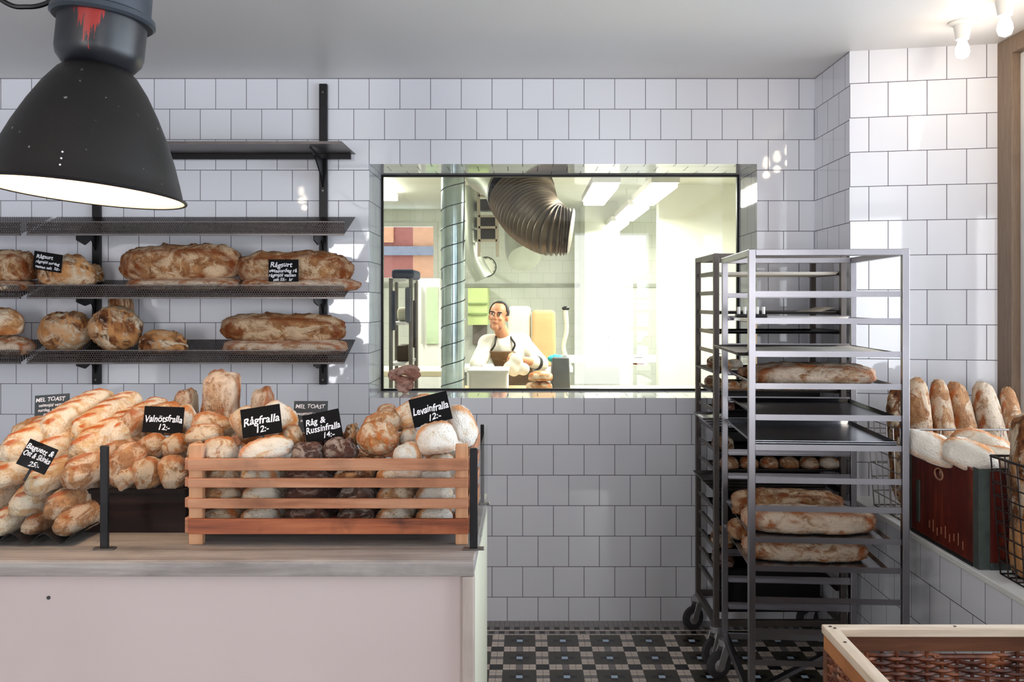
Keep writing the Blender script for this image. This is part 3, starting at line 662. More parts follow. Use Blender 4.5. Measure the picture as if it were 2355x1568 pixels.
# ---------------------------------------------------------------- bread
def fract(x): return x - math.floor(x)
def sm(x): x = max(0., min(1., x)); return x * x * (3 - 2 * x)
def bread_mesh(kind, seed):
    rnd = random.Random(seed * 13 + hash(kind) % 1 + len(kind) * 101)
    so = Vector((rnd.uniform(0, 99), rnd.uniform(0, 99), rnd.uniform(0, 99)))
    nu, nv = (30, 44) if kind in ('baguette', 'long', 'boule') else (22, 26)
    p = {'baguette': 3.4, 'long': 4.0, 'boule': 2.1, 'roll': 2.3, 'dark': 2.6, 'square': 14.0, 'tile': 3.0}[kind]
    amp = {'baguette': .07, 'long': .12, 'boule': .10, 'roll': .13, 'dark': .26, 'square': .10, 'tile': .1}[kind]
    flat = {'baguette': -.34, 'long': -.30, 'boule': -.12, 'roll': -.22, 'dark': -.25, 'square': -.36, 'tile': -.3}[kind]
    bend = rnd.uniform(-.06, .06) if kind in ('baguette', 'long') else rnd.uniform(-.04, .04)
    vs = []; cut = []
    off = rnd.uniform(0, 1); skew = rnd.uniform(.7, 1.3) * rnd.choice((-1, 1)) if kind != 'baguette' else 1.1
    for i in range(nv + 1):
        th = math.pi * i / nv; t = -math.cos(th)
        t = math.copysign(abs(t) ** .85, t)
        r = max(0, 1 - abs(t) ** p) ** (1 / (2.2 if p < 3 else 2.6))
        for k in range(nu):
            a = 2 * math.pi * k / nu
            ex = .55 if kind == 'square' else .88
            y = .5 * r * math.copysign(abs(math.cos(a)) ** ex, math.cos(a)); z = .5 * r * math.copysign(abs(math.sin(a)) ** ex, math.sin(a))
            x = .5 * t
            P_ = Vector((x * (2.6 if kind in ('long', 'baguette') else 1.2), y * 1.1, z * 1.1))
            n1 = noise.noise(P_ * 2.3 + so); n2 = noise.noise(P_ * 6 + so * 2); n3 = noise.noise(P_ * 13 + so)
            top = sm((z + .12) / .3); c = 0
            if kind == 'baguette':
                f = fract(x * 5.2 + y * 1.6 * skew + off + n1 * .15) - .5
                c = sm(1 - (f / .30) ** 2) * sm((.30 - abs(y)) / .14) * top * (1 if abs(x) < .45 else 0)
            elif kind == 'long':
                y0 = .10 * noise.noise(Vector((x * 4, 0, 0)) + so) + .06
                c = sm(1 - abs(y - y0 - .1) / .10) * top * .8 + sm(1 - abs(y + .35 + n1 * .1) / .09) * .8
                c += sm((abs(x) - .40) / .08) * .5
                c = max(c, sm(n2 * 2.2 - .25) * .8)
            elif kind == 'boule':
                c = max(sm(1 - abs(n1 * 1.1 + .05) / .10), sm(1 - abs(noise.noise(P_ * 1.6 + so * 3)) / .07)) * sm((z + .25) / .2); c = max(c, sm(n1 * 2) * .7)
            elif kind == 'roll':
                f = (y + x * .5 * skew + n1 * .25) / .16
                c = sm(1.15 - f * f * .7) * top * .9; c = max(c, sm(1 - abs(z + .16) / .10) * .6)
            elif kind == 'dark': c = sm(n1 * 2.2 + .1)
            elif kind in ('square', 'tile'): c = max(sm(n1 * 2.4), sm(1 - abs(n2) / .12) * .6)
            d = 1 + amp * (n1 * 1.1 + n2 * .7) + .05 * n3 + .06 * c
            if kind in ('long', 'dark', 'boule', 'square'): d += .04 * abs(noise.noise(P_ * 9 + so * 1.7))
            x2, y2, z2 = x * (1 + (d - 1) * .4), y * d, z * d
            if z2 < flat: z2 = flat + (z2 - flat) * .18
            y2 += bend * (1 - 4 * x * x)
            vs.append((x2, y2, z2)); cut.append(min(1, c))
    fs = []
    for i in range(nv):
        for k in range(nu):
            k2 = (k + 1) % nu; fs.append((i * nu + k, i * nu + k2, (i + 1) * nu + k2, (i + 1) * nu + k))
    zmin = min(v[2] for v in vs); zmax = max(v[2] for v in vs)
    ym = max(abs(v[1]) for v in vs)
    vs = [(x, y / (2 * ym), (z - zmin) / (zmax - zmin) - .5) for x, y, z in vs]
    me = bpy.data.meshes.new(kind + '_bread'); me.from_pydata(vs, [], fs)
    at_ = me.attributes.new('cut', 'FLOAT', 'POINT'); at_.data.foreach_set('value', cut)
    me.polygons.foreach_set('use_smooth', [True] * len(fs)); me.update()
    bm = bmesh.new(); bm.from_mesh(me); bmesh.ops.remove_doubles(bm, verts=bm.verts, dist=1e-5); bmesh.ops.recalc_face_normals(bm, faces=bm.faces); bm.to_mesh(me); bm.free()
    return me
BM = {
 'golden': ('crust_golden', (212, 160, 108), (160, 98, 54), (196, 112, 50), (240, 220, 192), .55, .9),
 'pale': ('crust_pale', (236, 200, 154), (206, 148, 92), (224, 138, 62), (252, 242, 226), .7, .8),
 'white': ('crust_white', (242, 224, 196), (222, 186, 144), (230, 150, 72), (254, 248, 238), .85, .8),
 'bag': ('crust_baguette', (236, 202, 156), (212, 158, 104), (204, 98, 26), (248, 232, 208), .52, .8),
 'bagbrown': ('crust_baguette_brown', (204, 152, 106), (152, 98, 62), (186, 98, 44), (234, 208, 180), .5, .8),
 'rustic': ('crust_rustic', (190, 138, 90), (118, 68, 34), (128, 62, 20), (226, 196, 160), .5, .95),
 'floury': ('crust_floury', (212, 176, 140), (136, 86, 50), (170, 92, 40), (236, 214, 190), .66, 1.0),
 'brown': ('crust_brown', (148, 88, 46), (56, 24, 10), (206, 146, 90), (244, 222, 190), .45, 1.0),
 'dark': ('crust_dark', (124, 88, 74), (58, 34, 28), (96, 50, 34), (206, 184, 170), .5, 1.5),
 'rye': ('crust_rye', (138, 84, 66), (86, 44, 34), (70, 36, 30), (196, 164, 146), .25, 1.6),
 'pink': ('crust_pinkish', (196, 140, 120), (150, 96, 80), (206, 150, 110), (226, 184, 166), .5, 1.0),
}
BDEF, BM = BM, {}
def bmat(mat, kind):
    asp = {'long': 3.2, 'baguette': 3.6, 'square': 2.6, 'tile': 1.6}.get(kind, 1.0)
    if (mat, asp) not in BM:
        d = BDEF[mat]; BM[(mat, asp)] = bread_mat(d[0] + ('' if asp == 1 else '_' + kind), *d[1:], asp=asp)
    return BM[(mat, asp)]
POOL = {}
NV = {}
def bread(kind, mat, loc, size, rot, label, cat='bread roll', group=None, name='bread_roll'):
    i = NV.get((kind, mat), 0); NV[(kind, mat)] = i + 1; v = i % (4 if kind in ('roll', 'dark') else 3)
    if (kind, mat, v) not in POOL:
        if ('m', kind, v) not in POOL: POOL[('m', kind, v)] = bread_mesh(kind, v + 1); me = POOL[('m', kind, v)]
        else: me = POOL[('m', kind, v)]
        me = me.copy(); me.materials.clear(); me.materials.append(bmat(mat, kind)); POOL[(kind, mat, v)] = me
    o = bpy.data.objects.new(name, POOL[(kind, mat, v)]); C.objects.link(o)
    o.location = loc; o.scale = size; o.rotation_euler = tuple(R(a) for a in rot)
    return tag(o, label, cat, group)
def pb(kind, mat, x0, x1, y0, y1, Y, depth, label, rot=(0, 0, 0), size=None, cat='bread roll', group=None, name='bread_roll'):
    """bread whose outline spans x0..x1, y0..y1 in the photograph at distance Y"""
    c = at((x0 + x1) / 2, (y0 + y1) / 2, Y)
    s = size or ((x1 - x0) * Y / FPX, depth, (y1 - y0) * Y / FPX)
    return bread(kind, mat, c, s, rot, label, cat, group, name)
G = 'loaves on the wall shelves'
LF = dict(cat='loaf', group=G, name='loaf')
pb('long', 'rustic', 282, 552, 556, 642, 4.17, .16, 'long brown rustic loaf with golden split, upper one of the left stacked pair', rot=(8, -1.5, 0), **LF)
pb('long', 'floury', 298, 552, 634, 664, 4.15, .18, 'long floury loaf lying beneath the brown split loaf', rot=(8, 0, 0), **LF)
pb('long', 'rustic', 548, 810, 574, 648, 4.16, .15, 'long golden-topped loaf behind the upright chalk card', rot=(8, .5, 0), **LF)
pb('long', 'floury', 560, 826, 634, 668, 4.15, .17, 'lower loaf under the chalk card, its broken end overhanging the shelf', rot=(6, .5, 2), **LF)
pb('long', 'rustic', -70, 82, 570, 646, 4.16, .17, 'half-seen pale brown loaf at the left picture edge, second shelf', rot=(6, 0, 0), **LF)
pb('long', 'floury', -60, 74, 642, 668, 4.14, .19, 'flat floury loaf under the one at the left picture edge, second shelf', rot=(6, 0, 0), **LF)
pb('boule', 'brown', 92, 220, 582, 660, 4.15, .14, 'round dark loaf with white flour streak behind the tilted chalk card', size=(.25, .18, .155), rot=(4, 0, 10), **LF)
pb('boule', 'brown', 200, 238, 606, 650, 4.24, .1, 'small dark bread end behind the round loaf, by the left rail', **LF)
pb('long', 'rustic', 514, 792, 716, 782, 4.16, .15, 'long rustic loaf on top of its twin, lowest shelf right', rot=(8, .6, 0), **LF)
pb('long', 'floury', 520, 796, 774, 812, 4.15, .17, 'floury long loaf at the bottom of the pair, lowest shelf right', rot=(8, 0, 0), **LF)
pb('boule', 'brown', 84, 204, 712, 808, 4.16, .12, 'round chestnut-brown loaf standing on edge, lowest shelf left', size=(.24, .20, .12), rot=(78, 0, 0), **LF)
pb('boule', 'brown', 202, 320, 696, 808, 4.13, .12, 'round deeply cracked loaf standing on edge beside the rail', size=(.24, .225, .12), rot=(78, 10, 0), **LF)
pb('boule', 'rustic', 250, 308, 690, 720, 4.25, .1, 'top of a small brown loaf peeping behind the deeply cracked one', size=(.12, .1, .2), **LF)
pb('boule', 'brown', 314, 436, 756, 812, 4.15, .15, 'small oval loaf with two white flour stripes, lowest shelf middle', rot=(4, 0, -15), **LF)
pb('roll', 'golden', -60, 52, 706, 772, 4.15, .15, 'rounded golden loaf cut by the left picture edge, lowest shelf', rot=(4, 0, 0), **LF)
pb('long', 'floury', -80, 74, 768, 812, 4.15, .18, 'floury tapered loaf at the left picture edge, lowest shelf bottom', rot=(6, 4, 0), **LF)

# ---------------------------------------------------------------- counter
ZC = .95
CX1 = -.117
cdirt = wood_mat('weathered_counter', (112, 104, 100), (146, 138, 134), (176, 168, 162), 0, .55, .8, .3)
panel = NT('counter_panel'); v = panel.coord(); panel.set(panel.ramp(panel.noise(v, 1.6, 3), [(.3, lin((190, 174, 170))), (.7, lin((198, 183, 179)))]), .45); panel.bump(panel.noise(v, 60, 2), .05, .002)
cside = plain('counter_cream', (206, 204, 182), .5, 0, .05, 4)
ct = thing('counter', (-1.1, 2.4, 0), 'grey-beige shop counter with weathered edge and plain pinkish panel', 'counter'); o = ct.location
MB().box((-2.9, 2.078, ZC - .036), (CX1, 2.80, ZC)).build('counter_top', cdirt, ct, origin=o, bevel=.003)
zb0 = zz(1290, 2.07)
MB().box((-2.9, 2.070, ZC - .035), (CX1, 2.0775, ZC - .002)).build('front_edge', cdirt, ct, origin=o, bevel=.002)
dxp = at(1062, 0, 2.07).x
wvert = wood_mat('weathered_post', (138, 124, 118), (160, 146, 138), (178, 164, 154), 2, .55, .8, .15)
MB().box((dxp, 2.070, 0), (CX1, 2.11, ZC - .0355)).build('corner_post', wvert, ct, origin=o, bevel=.003)
MB().box((-2.9, 2.095, .05), (dxp - .0005, 2.11, ZC - .0365)).build('front_panel', panel.m, ct, origin=o)
MB().box((CX1 - .012, 2.1105, 0), (CX1, 2.80, ZC - .0365)).build('side_panel', cside, ct, origin=o, bevel=.002)
MB().box((-2.9, 2.785, 0), (CX1 - .0125, 2.80, ZC - .0365)).build('back_panel', cside, ct, origin=o)
MB().box((-2.9, 2.72, ZC + .0002), (CX1, 2.80, ZC + .0012)).build('rear_strip', cside, ct, origin=o)
b = MB(); b.cyl((at(112, 0, 2.095).x, 2.0935, zz(1374, 2.095)), (at(112, 0, 2.095).x, 2.0955, zz(1374, 2.095)), .0045, 14); b.build('screw_hole', M_['rubber'], ct, origin=o)
# dark strip of wear along the top
# glass guard with black posts
gg = thing('glass_guard', (-.6, 2.17, ZC), 'clear glass guard with black metal posts along the front of the counter', 'glass screen'); o = gg.location
ZG = 1.203
def post(px, Y, w, dep, ztop, zbot=ZC):
    x = at(px, 0, Y).x
    MB().box((x - w / 2, Y, zbot + .004), (x + w / 2, Y + dep, ztop)).build('post', M_['black'], gg, origin=o, bevel=.002)
    MB().box((x - w / 2 - .016, Y - .004, zbot), (x + w / 2 + .016, Y + dep + .006, zbot + .004)).build('foot_plate', M_['steel_dark'], gg, origin=o, bevel=.001)
post(238, 2.168, .019, .012, ZG); post(1089, 2.166, .019, .014, ZG - .006); post(1109, 2.655, .011, .014, 1.188)
MB().box((-2.6, 2.160, ZC + .004), (at(1088, 0, 2.16).x, 2.164, ZG)).build('front_pane', M_['glass'], gg, origin=o)
xs = at(1097, 0, 2.18).x + .004
MB().box((xs, 2.182, ZC + .004), (xs + .004, 2.65, ZG - .015)).build('side_pane', M_['glass'], gg, origin=o)

# ---------------------------------------------------------------- slatted crate
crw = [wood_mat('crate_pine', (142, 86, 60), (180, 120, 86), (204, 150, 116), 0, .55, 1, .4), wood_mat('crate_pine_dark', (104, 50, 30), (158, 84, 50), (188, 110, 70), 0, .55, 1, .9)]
crwv = wood_mat('crate_post', (178, 122, 84), (200, 146, 106), (214, 166, 128), 2, .55, 1, .15)
YC0, YC1 = 2.215, 2.64
xa, xb = at(434, 0, YC0).x, at(1075, 0, YC0).x
crate = thing('slatted_crate', ((xa + xb) / 2, YC0 + .2, ZC), 'slatted pine crate full of rolls standing on the counter', 'crate'); o = crate.location
zt_ = zz(1022, YC0)
for (x0, x1) in ((xa, xa + .034), (xb - .030, xb)):
    for (y0, y1) in ((YC0, YC0 + .02), (YC1 - .02, YC1)):
        MB().box((x0, y0, ZC), (x1, y1, zt_)).build('corner_post', crwv, crate, origin=o, bevel=.0015)
sl = [(1055, 1082), (1100, 1121), (1147, 1169), (1193, 1228)]
for k, (p0, p1) in enumerate(sl):
    z1, z0 = zz(p0, YC0 - .01), zz(p1, YC0 - .01)
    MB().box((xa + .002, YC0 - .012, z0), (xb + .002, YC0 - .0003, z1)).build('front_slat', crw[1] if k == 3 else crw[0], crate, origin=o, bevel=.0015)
    MB().box((xa + .002, YC1 + .0003, z0), (xb + .002, YC1 + .012, z1)).build('back_slat', crw[0], crate, origin=o, bevel=.0015)
    MB().box((xa - .0103, YC0 + .001, z0), (xa - .0003, YC1 - .001, z1)).build('end_slat', crw[0], crate, origin=o, bevel=.0015)
    MB().box((xb + .0003, YC0 + .001, z0), (xb + .0103, YC1 - .001, z1)).build('end_slat', crw[0], crate, origin=o, bevel=.0015)
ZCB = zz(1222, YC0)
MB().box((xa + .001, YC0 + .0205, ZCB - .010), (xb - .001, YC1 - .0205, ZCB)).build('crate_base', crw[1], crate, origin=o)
for px in ():
    x = at(px, 0, 2.4).x; MB().box((x - .003, YC0 + .021, ZCB + .0002), (x + .003, YC1 - .021, zz(1075, YC0))).build('divider', crw[1], crate, origin=o)
# dark wooden box left of the crate
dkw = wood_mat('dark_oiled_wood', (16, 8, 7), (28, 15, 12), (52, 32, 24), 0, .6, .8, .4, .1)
Yd0 = 2.33; xd0, xd1 = at(168, 0, Yd0).x, at(428, 0, Yd0).x
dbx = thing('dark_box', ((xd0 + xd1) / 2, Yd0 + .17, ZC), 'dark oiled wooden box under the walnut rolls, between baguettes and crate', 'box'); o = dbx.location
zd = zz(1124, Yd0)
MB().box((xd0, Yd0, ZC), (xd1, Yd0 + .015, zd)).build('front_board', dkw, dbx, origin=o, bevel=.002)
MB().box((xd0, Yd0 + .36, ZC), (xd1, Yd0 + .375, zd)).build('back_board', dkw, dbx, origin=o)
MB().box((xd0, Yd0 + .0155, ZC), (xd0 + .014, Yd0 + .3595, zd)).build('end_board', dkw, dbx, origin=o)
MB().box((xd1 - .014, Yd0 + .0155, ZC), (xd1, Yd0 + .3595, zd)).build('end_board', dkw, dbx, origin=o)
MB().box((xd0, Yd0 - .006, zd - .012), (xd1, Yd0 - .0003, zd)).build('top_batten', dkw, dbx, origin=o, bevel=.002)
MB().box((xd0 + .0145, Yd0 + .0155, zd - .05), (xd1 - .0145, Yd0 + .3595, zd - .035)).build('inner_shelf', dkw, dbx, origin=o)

# rolls in the crate: the layers seen between the slats
GR = 'rolls in the slatted crate'
cols = [('roll', 'golden', 470, 556, 'golden'), ('roll', 'pale', 556, 646, 'pale golden'), ('dark', 'rye', 656, 758, 'reddish-brown raisin'),
        ('dark', 'dark', 772, 856, 'dark rye'), ('roll', 'pale', 866, 950, 'floury'), ('roll', 'white', 954, 1040, 'white floury')]
nth = ['first', 'second', 'third', 'fourth', 'fifth', 'sixth']
gaps = [('in the lowest gap above the bottom slat', 1188, 50), ('in the gap below the second slat', 1136, 48), ('in the gap under the top slat', 1094, 46)]
for gi, (gn, yc, hh) in enumerate(gaps):
    for ci, (kd, mt, x0, x1, nm) in enumerate(cols):
        dx = random.uniform(-3, 3)
        mt2 = {'golden': 'golden', 'pale': 'pale'}.get(mt, mt)
        if gi == 1 and ci == 4: mt2 = 'golden'
        if gi == 2 and ci == 3: mt2 = 'brown'
        pb(kd, mt2, x0 + dx, x1 + dx, yc - hh / 2, yc + hh / 2, YC0 + .072, .10, '%s roll seen %s, %s from the left' % (nm, gn, nth[ci]), rot=(0, random.uniform(-6, 6), random.uniform(-12, 12)), group=GR)
        if gi < 3:
            z = at(0, yc, YC0 + .075).z
            oo = bread(kd, mt2, (at((x0 + x1) / 2 + dx, 0, YC0 + .075).x, YC0 + .19, z), ((x1 - x0) * 2.29 / FPX, .11, hh * 2.29 / FPX), (0, 0, random.uniform(-15, 15)), 'roll buried behind the front row of the crate', group=GR)
            oo = bread(kd, mt2, (at((x0 + x1) / 2 + dx, 0, YC0 + .075).x, YC0 + .315, z), ((x1 - x0) * 2.29 / FPX, .12, hh * 2.29 / FPX), (0, 0, random.uniform(-15, 15)), 'roll buried behind the front row of the crate', group=GR)
# the heap on top of the crate
H = [
 ('roll', 'golden', 434, 470, 1014, 1058, 2.27, .08, 'tan roll end at the crate left top corner', (0, 0, 0)),
 ('roll', 'golden', 466, 546, 1002, 1060, 2.28, .11, 'rounded golden roll in the crate left front, just behind the glass edge', (0, 6, 8)),
 ('roll', 'pale', 552, 672, 1000, 1060, 2.28, .12, 'big pale roll with golden streak below the second price sign', (0, -10, 10)),
 ('dark', 'dark', 668, 748, 1016, 1062, 2.28, .10, 'knobbly dark raisin roll right of the big pale streaked one', (0, 0, 0)),
 ('dark', 'dark', 744, 822, 1004, 1058, 2.29, .10, 'knobbly grey-brown rye roll under the third price sign corner', (0, 8, 0)),
 ('roll', 'white', 903, 974, 1014, 1098, 2.27, .09, 'white floury roll standing upright right of the swirl bread', (0, 0, 0)),
 ('roll', 'pale', 980, 1046, 1040, 1080, 2.28, .10, 'pale roll under the big floury one at the crate right corner', (0, 0, 0)),
 ('roll', 'golden', 430, 510, 974, 1016, 2.36, .11, 'tan smooth roll beside the first price sign', (0, 0, 0)),
 ('roll', 'golden', 448, 540, 944, 1004, 2.46, .12, 'golden-brown roll tilted down to the right before the tall loaf', (0, 24, 0)),
 ('roll', 'golden', 536, 612, 932, 1014, 2.42, .11, 'golden roll left of and behind the second price sign', (0, 60, 0)),
 ('roll', 'pale', 600, 690, 920, 1006, 2.48, .12, 'large tan roll showing right of the second price sign', (0, 50, 0)),
 ('roll', 'golden', 642, 694, 975, 1022, 2.37, .10, 'tan roll below the right corner of the second price sign', (0, 0, 30)),
 ('dark', 'rye', 700, 770, 985, 1028, 2.38, .10, 'dark roll half hidden by the third price sign', (0, 0, 0)),
 ('dark', 'brown', 792, 826, 972, 1024, 2.36, .09, 'small dark brown roll right of the third price sign', (0, 0, 0)),
 ('boule', 'golden', 820, 916, 958, 1046, 2.30, .08, 'round golden swirl bread facing forward in the crate', (62, 0, 0)),
 ('roll', 'golden', 828, 930, 936, 1010, 2.42, .12, 'tan roll behind the golden swirl bread', (0, -20, 0)),
 ('roll', 'golden', 868, 912, 928, 960, 2.5, .09, 'small golden roll tip above the swirl bread', (0, 0, 0)),
 ('roll', 'pale', 900, 1018, 904, 984, 2.44, .13, 'long pale roll behind the fourth price sign', (0, -22, 0)),
 ('roll', 'white', 954, 1052, 968, 1040, 2.29, .11, 'big white floury roll with one golden slit below the fourth price sign', (0, -4, 12)),
 ('roll', 'pale', 918, 962, 984, 1024, 2.37, .10, 'beige roll between the swirl bread and the white floury roll', (0, 0, 0)),
 ('roll', 'white', 1030, 1102, 928, 1030, 2.42, .13, 'pale creamy roll leaning over the crate right end', (0, 70, 0)),
 ('roll', 'white', 1010, 1076, 990, 1060, 2.40, .11, 'floury roll beneath the creamy roll at the crate right end', (0, 0, 0)),
]
for (kd, mt, x0, x1, y0, y1, Y, d, lb_, rot) in H:
    c = at((x0 + x1) / 2, (y0 + y1) / 2, Y); w, h = (x1 - x0) * Y / FPX, (y1 - y0) * Y / FPX
    a = abs(R(rot[1])); size = (w, d, h)
    if kd == 'boule': size = (w, h * 1.0, .06)
    elif a > .15:
        size = (max(w, h) * 1.02, d, min(w, h) * .80)
    bread(kd, mt, c, size, rot, lb_, group=GR)

# walnut rolls over the dark box
GW = 'walnut rolls over the dark box'
Wn = [
 (250, 324, 1012, 1116, 2.37, (10, -52, 0), 'bagbrown', 'long roll leaning steeply right above the dark box, by the glass post'),
 (268, 324, 1060, 1124, 2.36, (0, -40, 0), 'golden', 'brown roll under the steeply leaning one, over the dark box'),
 (316, 378, 1050, 1124, 2.36, (0, 80, 0), 'golden', 'upright oval roll in the middle front over the dark box'),
 (374, 434, 1046, 1122, 2.36, (0, 75, 0), 'golden', 'upright oval roll against the crate, over the dark box'),
 (332, 388, 994, 1052, 2.42, (0, 60, 0), 'golden', 'smooth tan roll directly below the first price sign, left one'),
 (376, 432, 994, 1046, 2.42, (0, -15, 0), 'golden', 'smooth tan roll directly below the first price sign, right one'),
 (274, 334, 936, 1014, 2.50, (0, -60, 0), 'bagbrown', 'roll with pale side leaning left of the first price sign'),
 (330, 430, 922, 1000, 2.56, (0, 0, 0), 'golden', 'large roll mostly hidden behind the first price sign'),
 (420, 452, 930, 1000, 2.56, (0, 80, 0), 'pale', 'pale narrow roll right of the first price sign'),
 (300, 350, 1030, 1075, 2.46, (0, 0, 20), 'golden', 'roll deep in the gap above the dark box'),
 (345, 400, 1030, 1070, 2.48, (0, 0, -10), 'golden', 'roll deep behind the two upright oval rolls'),
]
for (x0, x1, y0, y1, Y, rot, mt, lb_) in Wn:
    c = at((x0 + x1) / 2, (y0 + y1) / 2, Y); w, h = (x1 - x0) * Y / FPX, (y1 - y0) * Y / FPX
    size = (w, .10, h)
    if abs(rot[1]) > 10: size = (max(w, h) * 1.05, .10, min(w, h) * .92)
    bread('roll', mt, c, size, rot, lb_, group=GW)

# corrugated baguette rest and the baguettes lying on it
xw1 = at(196, 0, 2.25).x; lam = .082
b = MB(); N = 220; pts = []
for k in range(N + 1):
    x = xw1 - 1.35 * k / N; z = ZC + .006 + .012 * (1 + math.cos(2 * math.pi * (x - at(148, 0, 2.22).x + lam / 2) / lam))
    pts.append((x, z))
vs = [(x, y, z + dz) for dz in (0, .003) for y in (2.2, 2.68) for x, z in pts]; n = N + 1; fs = []
for k in range(N):
    fs += [(k, k + 1, n + k + 1, n + k), (2 * n + k, 3 * n + k, 3 * n + k + 1, 2 * n + k + 1), (k, 2 * n + k, 2 * n + k + 1, k + 1), (n + k, n + k + 1, 3 * n + k + 1, 3 * n + k)]
fs += [(0, n, 3 * n, 2 * n), (N, 2 * n + N, 3 * n + N, n + N)]
b.add(vs, fs); tag(b.build('corrugated_tray', M_['blacktray'], smooth=True), 'black corrugated metal baguette tray at the left end of the counter', 'tray')
GB = 'baguettes stacked on the corrugated tray'
# (end x, end y, width px, distance of the near end, tilt, look, label)
Bg = [
 (140, 1204, 78, 2.23, 4, 'bagbrown', 'lowest baguette at the right end of the stack, nearest the glass post'),
 (66, 1206, 66, 2.24, 3, 'bagbrown', 'lowest baguette left of the one by the glass post'),
 (-8, 1204, 76, 2.23, 3, 'bag', 'lowest baguette cut by the left picture edge'),
 (122, 1166, 84, 2.24, 6, 'bagbrown', 'dark-ended baguette in the second layer under the right side of the stack'),
 (40, 1158, 84, 2.23, 5, 'bag', 'pale baguette end in the second layer, left edge'),
 (-46, 1150, 84, 2.24, 5, 'bag', 'second-layer baguette outside the left edge'),
 (160, 1094, 88, 2.27, 11, 'bagbrown', 'broad floury brown baguette in the third layer by the glass post'),
 (72, 1112, 74, 2.24, 8, 'bag', 'pale rounded baguette end below the tilted price sign'),
 (-6, 1096, 80, 2.24, 8, 'bag', 'third-layer baguette at the left edge below the tilted sign'),
 (214, 1072, 84, 2.33, 13, 'bagbrown', 'brown baguette behind the glass post in the third layer'),
 (180, 1040, 92, 2.33, 13, 'bag', 'white baguette with two orange slashes right of the tilted price sign'),
 (94, 1050, 84, 2.33, 12, 'bag', 'baguette hidden behind the tilted price sign'),
 (14, 1040, 86, 2.28, 12, 'bag', 'pale baguette with one orange slash left of the tilted price sign'),
 (250, 1010, 80, 2.42, 14, 'bag', 'yellowish baguette top at the back right of the stack'),
 (178, 996, 84, 2.40, 14, 'bag', 'white baguette crossing the upper middle of the stack'),
 (106, 990, 86, 2.38, 14, 'bag', 'white slashed baguette on top, under the grey card'),
]
for (px, py, wpx, Y, tilt, mt, lb_) in Bg:
    e = at(px, py, Y); L = .36 if Y < 2.3 else .30; d = wpx * .96 * Y / FPX
    dirv = Vector((.16, 1, math.tan(R(tilt)))).normalized()
    c = e + dirv * L / 2 * .9
    o = bread('baguette', mt, c, (L, d, d * .9), (0, 0, 0), lb_, 'baguette', GB, 'baguette')
    o.rotation_euler = dirv.to_track_quat('X', 'Z').to_euler()
bread('roll', 'golden', at(78, 984, 2.5), (.075, .2, .062), (0, -20, 0), 'golden bread end at the back left, under the grey card', 'baguette', GB, 'baguette')
bread('baguette', 'bagbrown', at(258, 958, 2.62), (.16, .1, .05), (0, -4, 0), 'straw-coloured baguette lying across at the very back', 'baguette', GB, 'baguette')
bread('baguette', 'bagbrown', at(225, 985, 2.60), (.24, .1, .07), (0, 0, 0), 'baguette lying across behind the stack, mostly hidden', 'baguette', GB, 'baguette')

# tall loaves standing at the back of the counter in a low holder
bk = thing('loaf_stand', (at(512, 0, 2.74).x, 2.74, ZC), 'low dark wooden holder behind the crate for the upright loaves', 'holder')
x0, x1 = at(396, 0, 2.74).x, at(640, 0, 2.74).x
MB().box((x0, 2.672, ZC), (x1, 2.682, ZC + .12)).build('front_board', dkw, bk, origin=bk.location)
MB().box((x0, 2.79, ZC), (x1, 2.80, ZC + .12)).build('back_board', dkw, bk, origin=bk.location)
for x in (x0, x1 - .01): MB().box((x, 2.6825, ZC), (x + .01, 2.7895, ZC + .12)).build('end_board', dkw, bk, origin=bk.location)
GT = 'loaves standing upright behind the crate'
def standing(px0, px1, py, mt, label, ry=0):
    w = (px1 - px0) * 2.74 / FPX; zt2 = zz(py, 2.74); h = zt2 - ZC - .002
    o = bread('square', mt, (at((px0 + px1) / 2, 0, 2.736).x, 2.736, ZC + .002 + h / 2), (h, w, .085), (0, -90 + ry, 0), label, 'loaf', GT, 'loaf')
    o.rotation_euler = Euler((R(90), R(-90 + ry), 0), 'XYZ')
standing(463, 552, 857, 'floury', 'tallest square-ended floury loaf standing behind the crate', 1)
standing(402, 452, 896, 'floury', 'narrow loaf standing upright just right of the first price sign')
standing(576, 626, 896, 'floury', 'short-looking loaf standing upright behind the second price sign')

# curly bread on the inner window ledge
b = MB()
for k in range(9):
    a = k * 2.4; r0 = .012 + .0085 * k; pts = [(r0 * math.cos(a + t * .42), .7 * r0 * math.sin(a + t * .42) , .01 + .012 * k + .01 * math.sin(t)) for t in range(7)]
    b.tube(pts, [.006, .014, .021, .024, .021, .014, .005], 10)
cbd = b.build('twisted_bread', bmat('pink', 'roll'), smooth=True); md = cbd.modifiers.new('remesh', 'REMESH'); md.mode = 'VOXEL'; md.voxel_size = .004; md.use_smooth_shade = True
cbd.location = (at(930, 0, 4.55).x, 4.55, ZW0 + .012); tag(cbd, 'curly pinkish-brown twisted bread on the ledge of the kitchen window', 'bread')

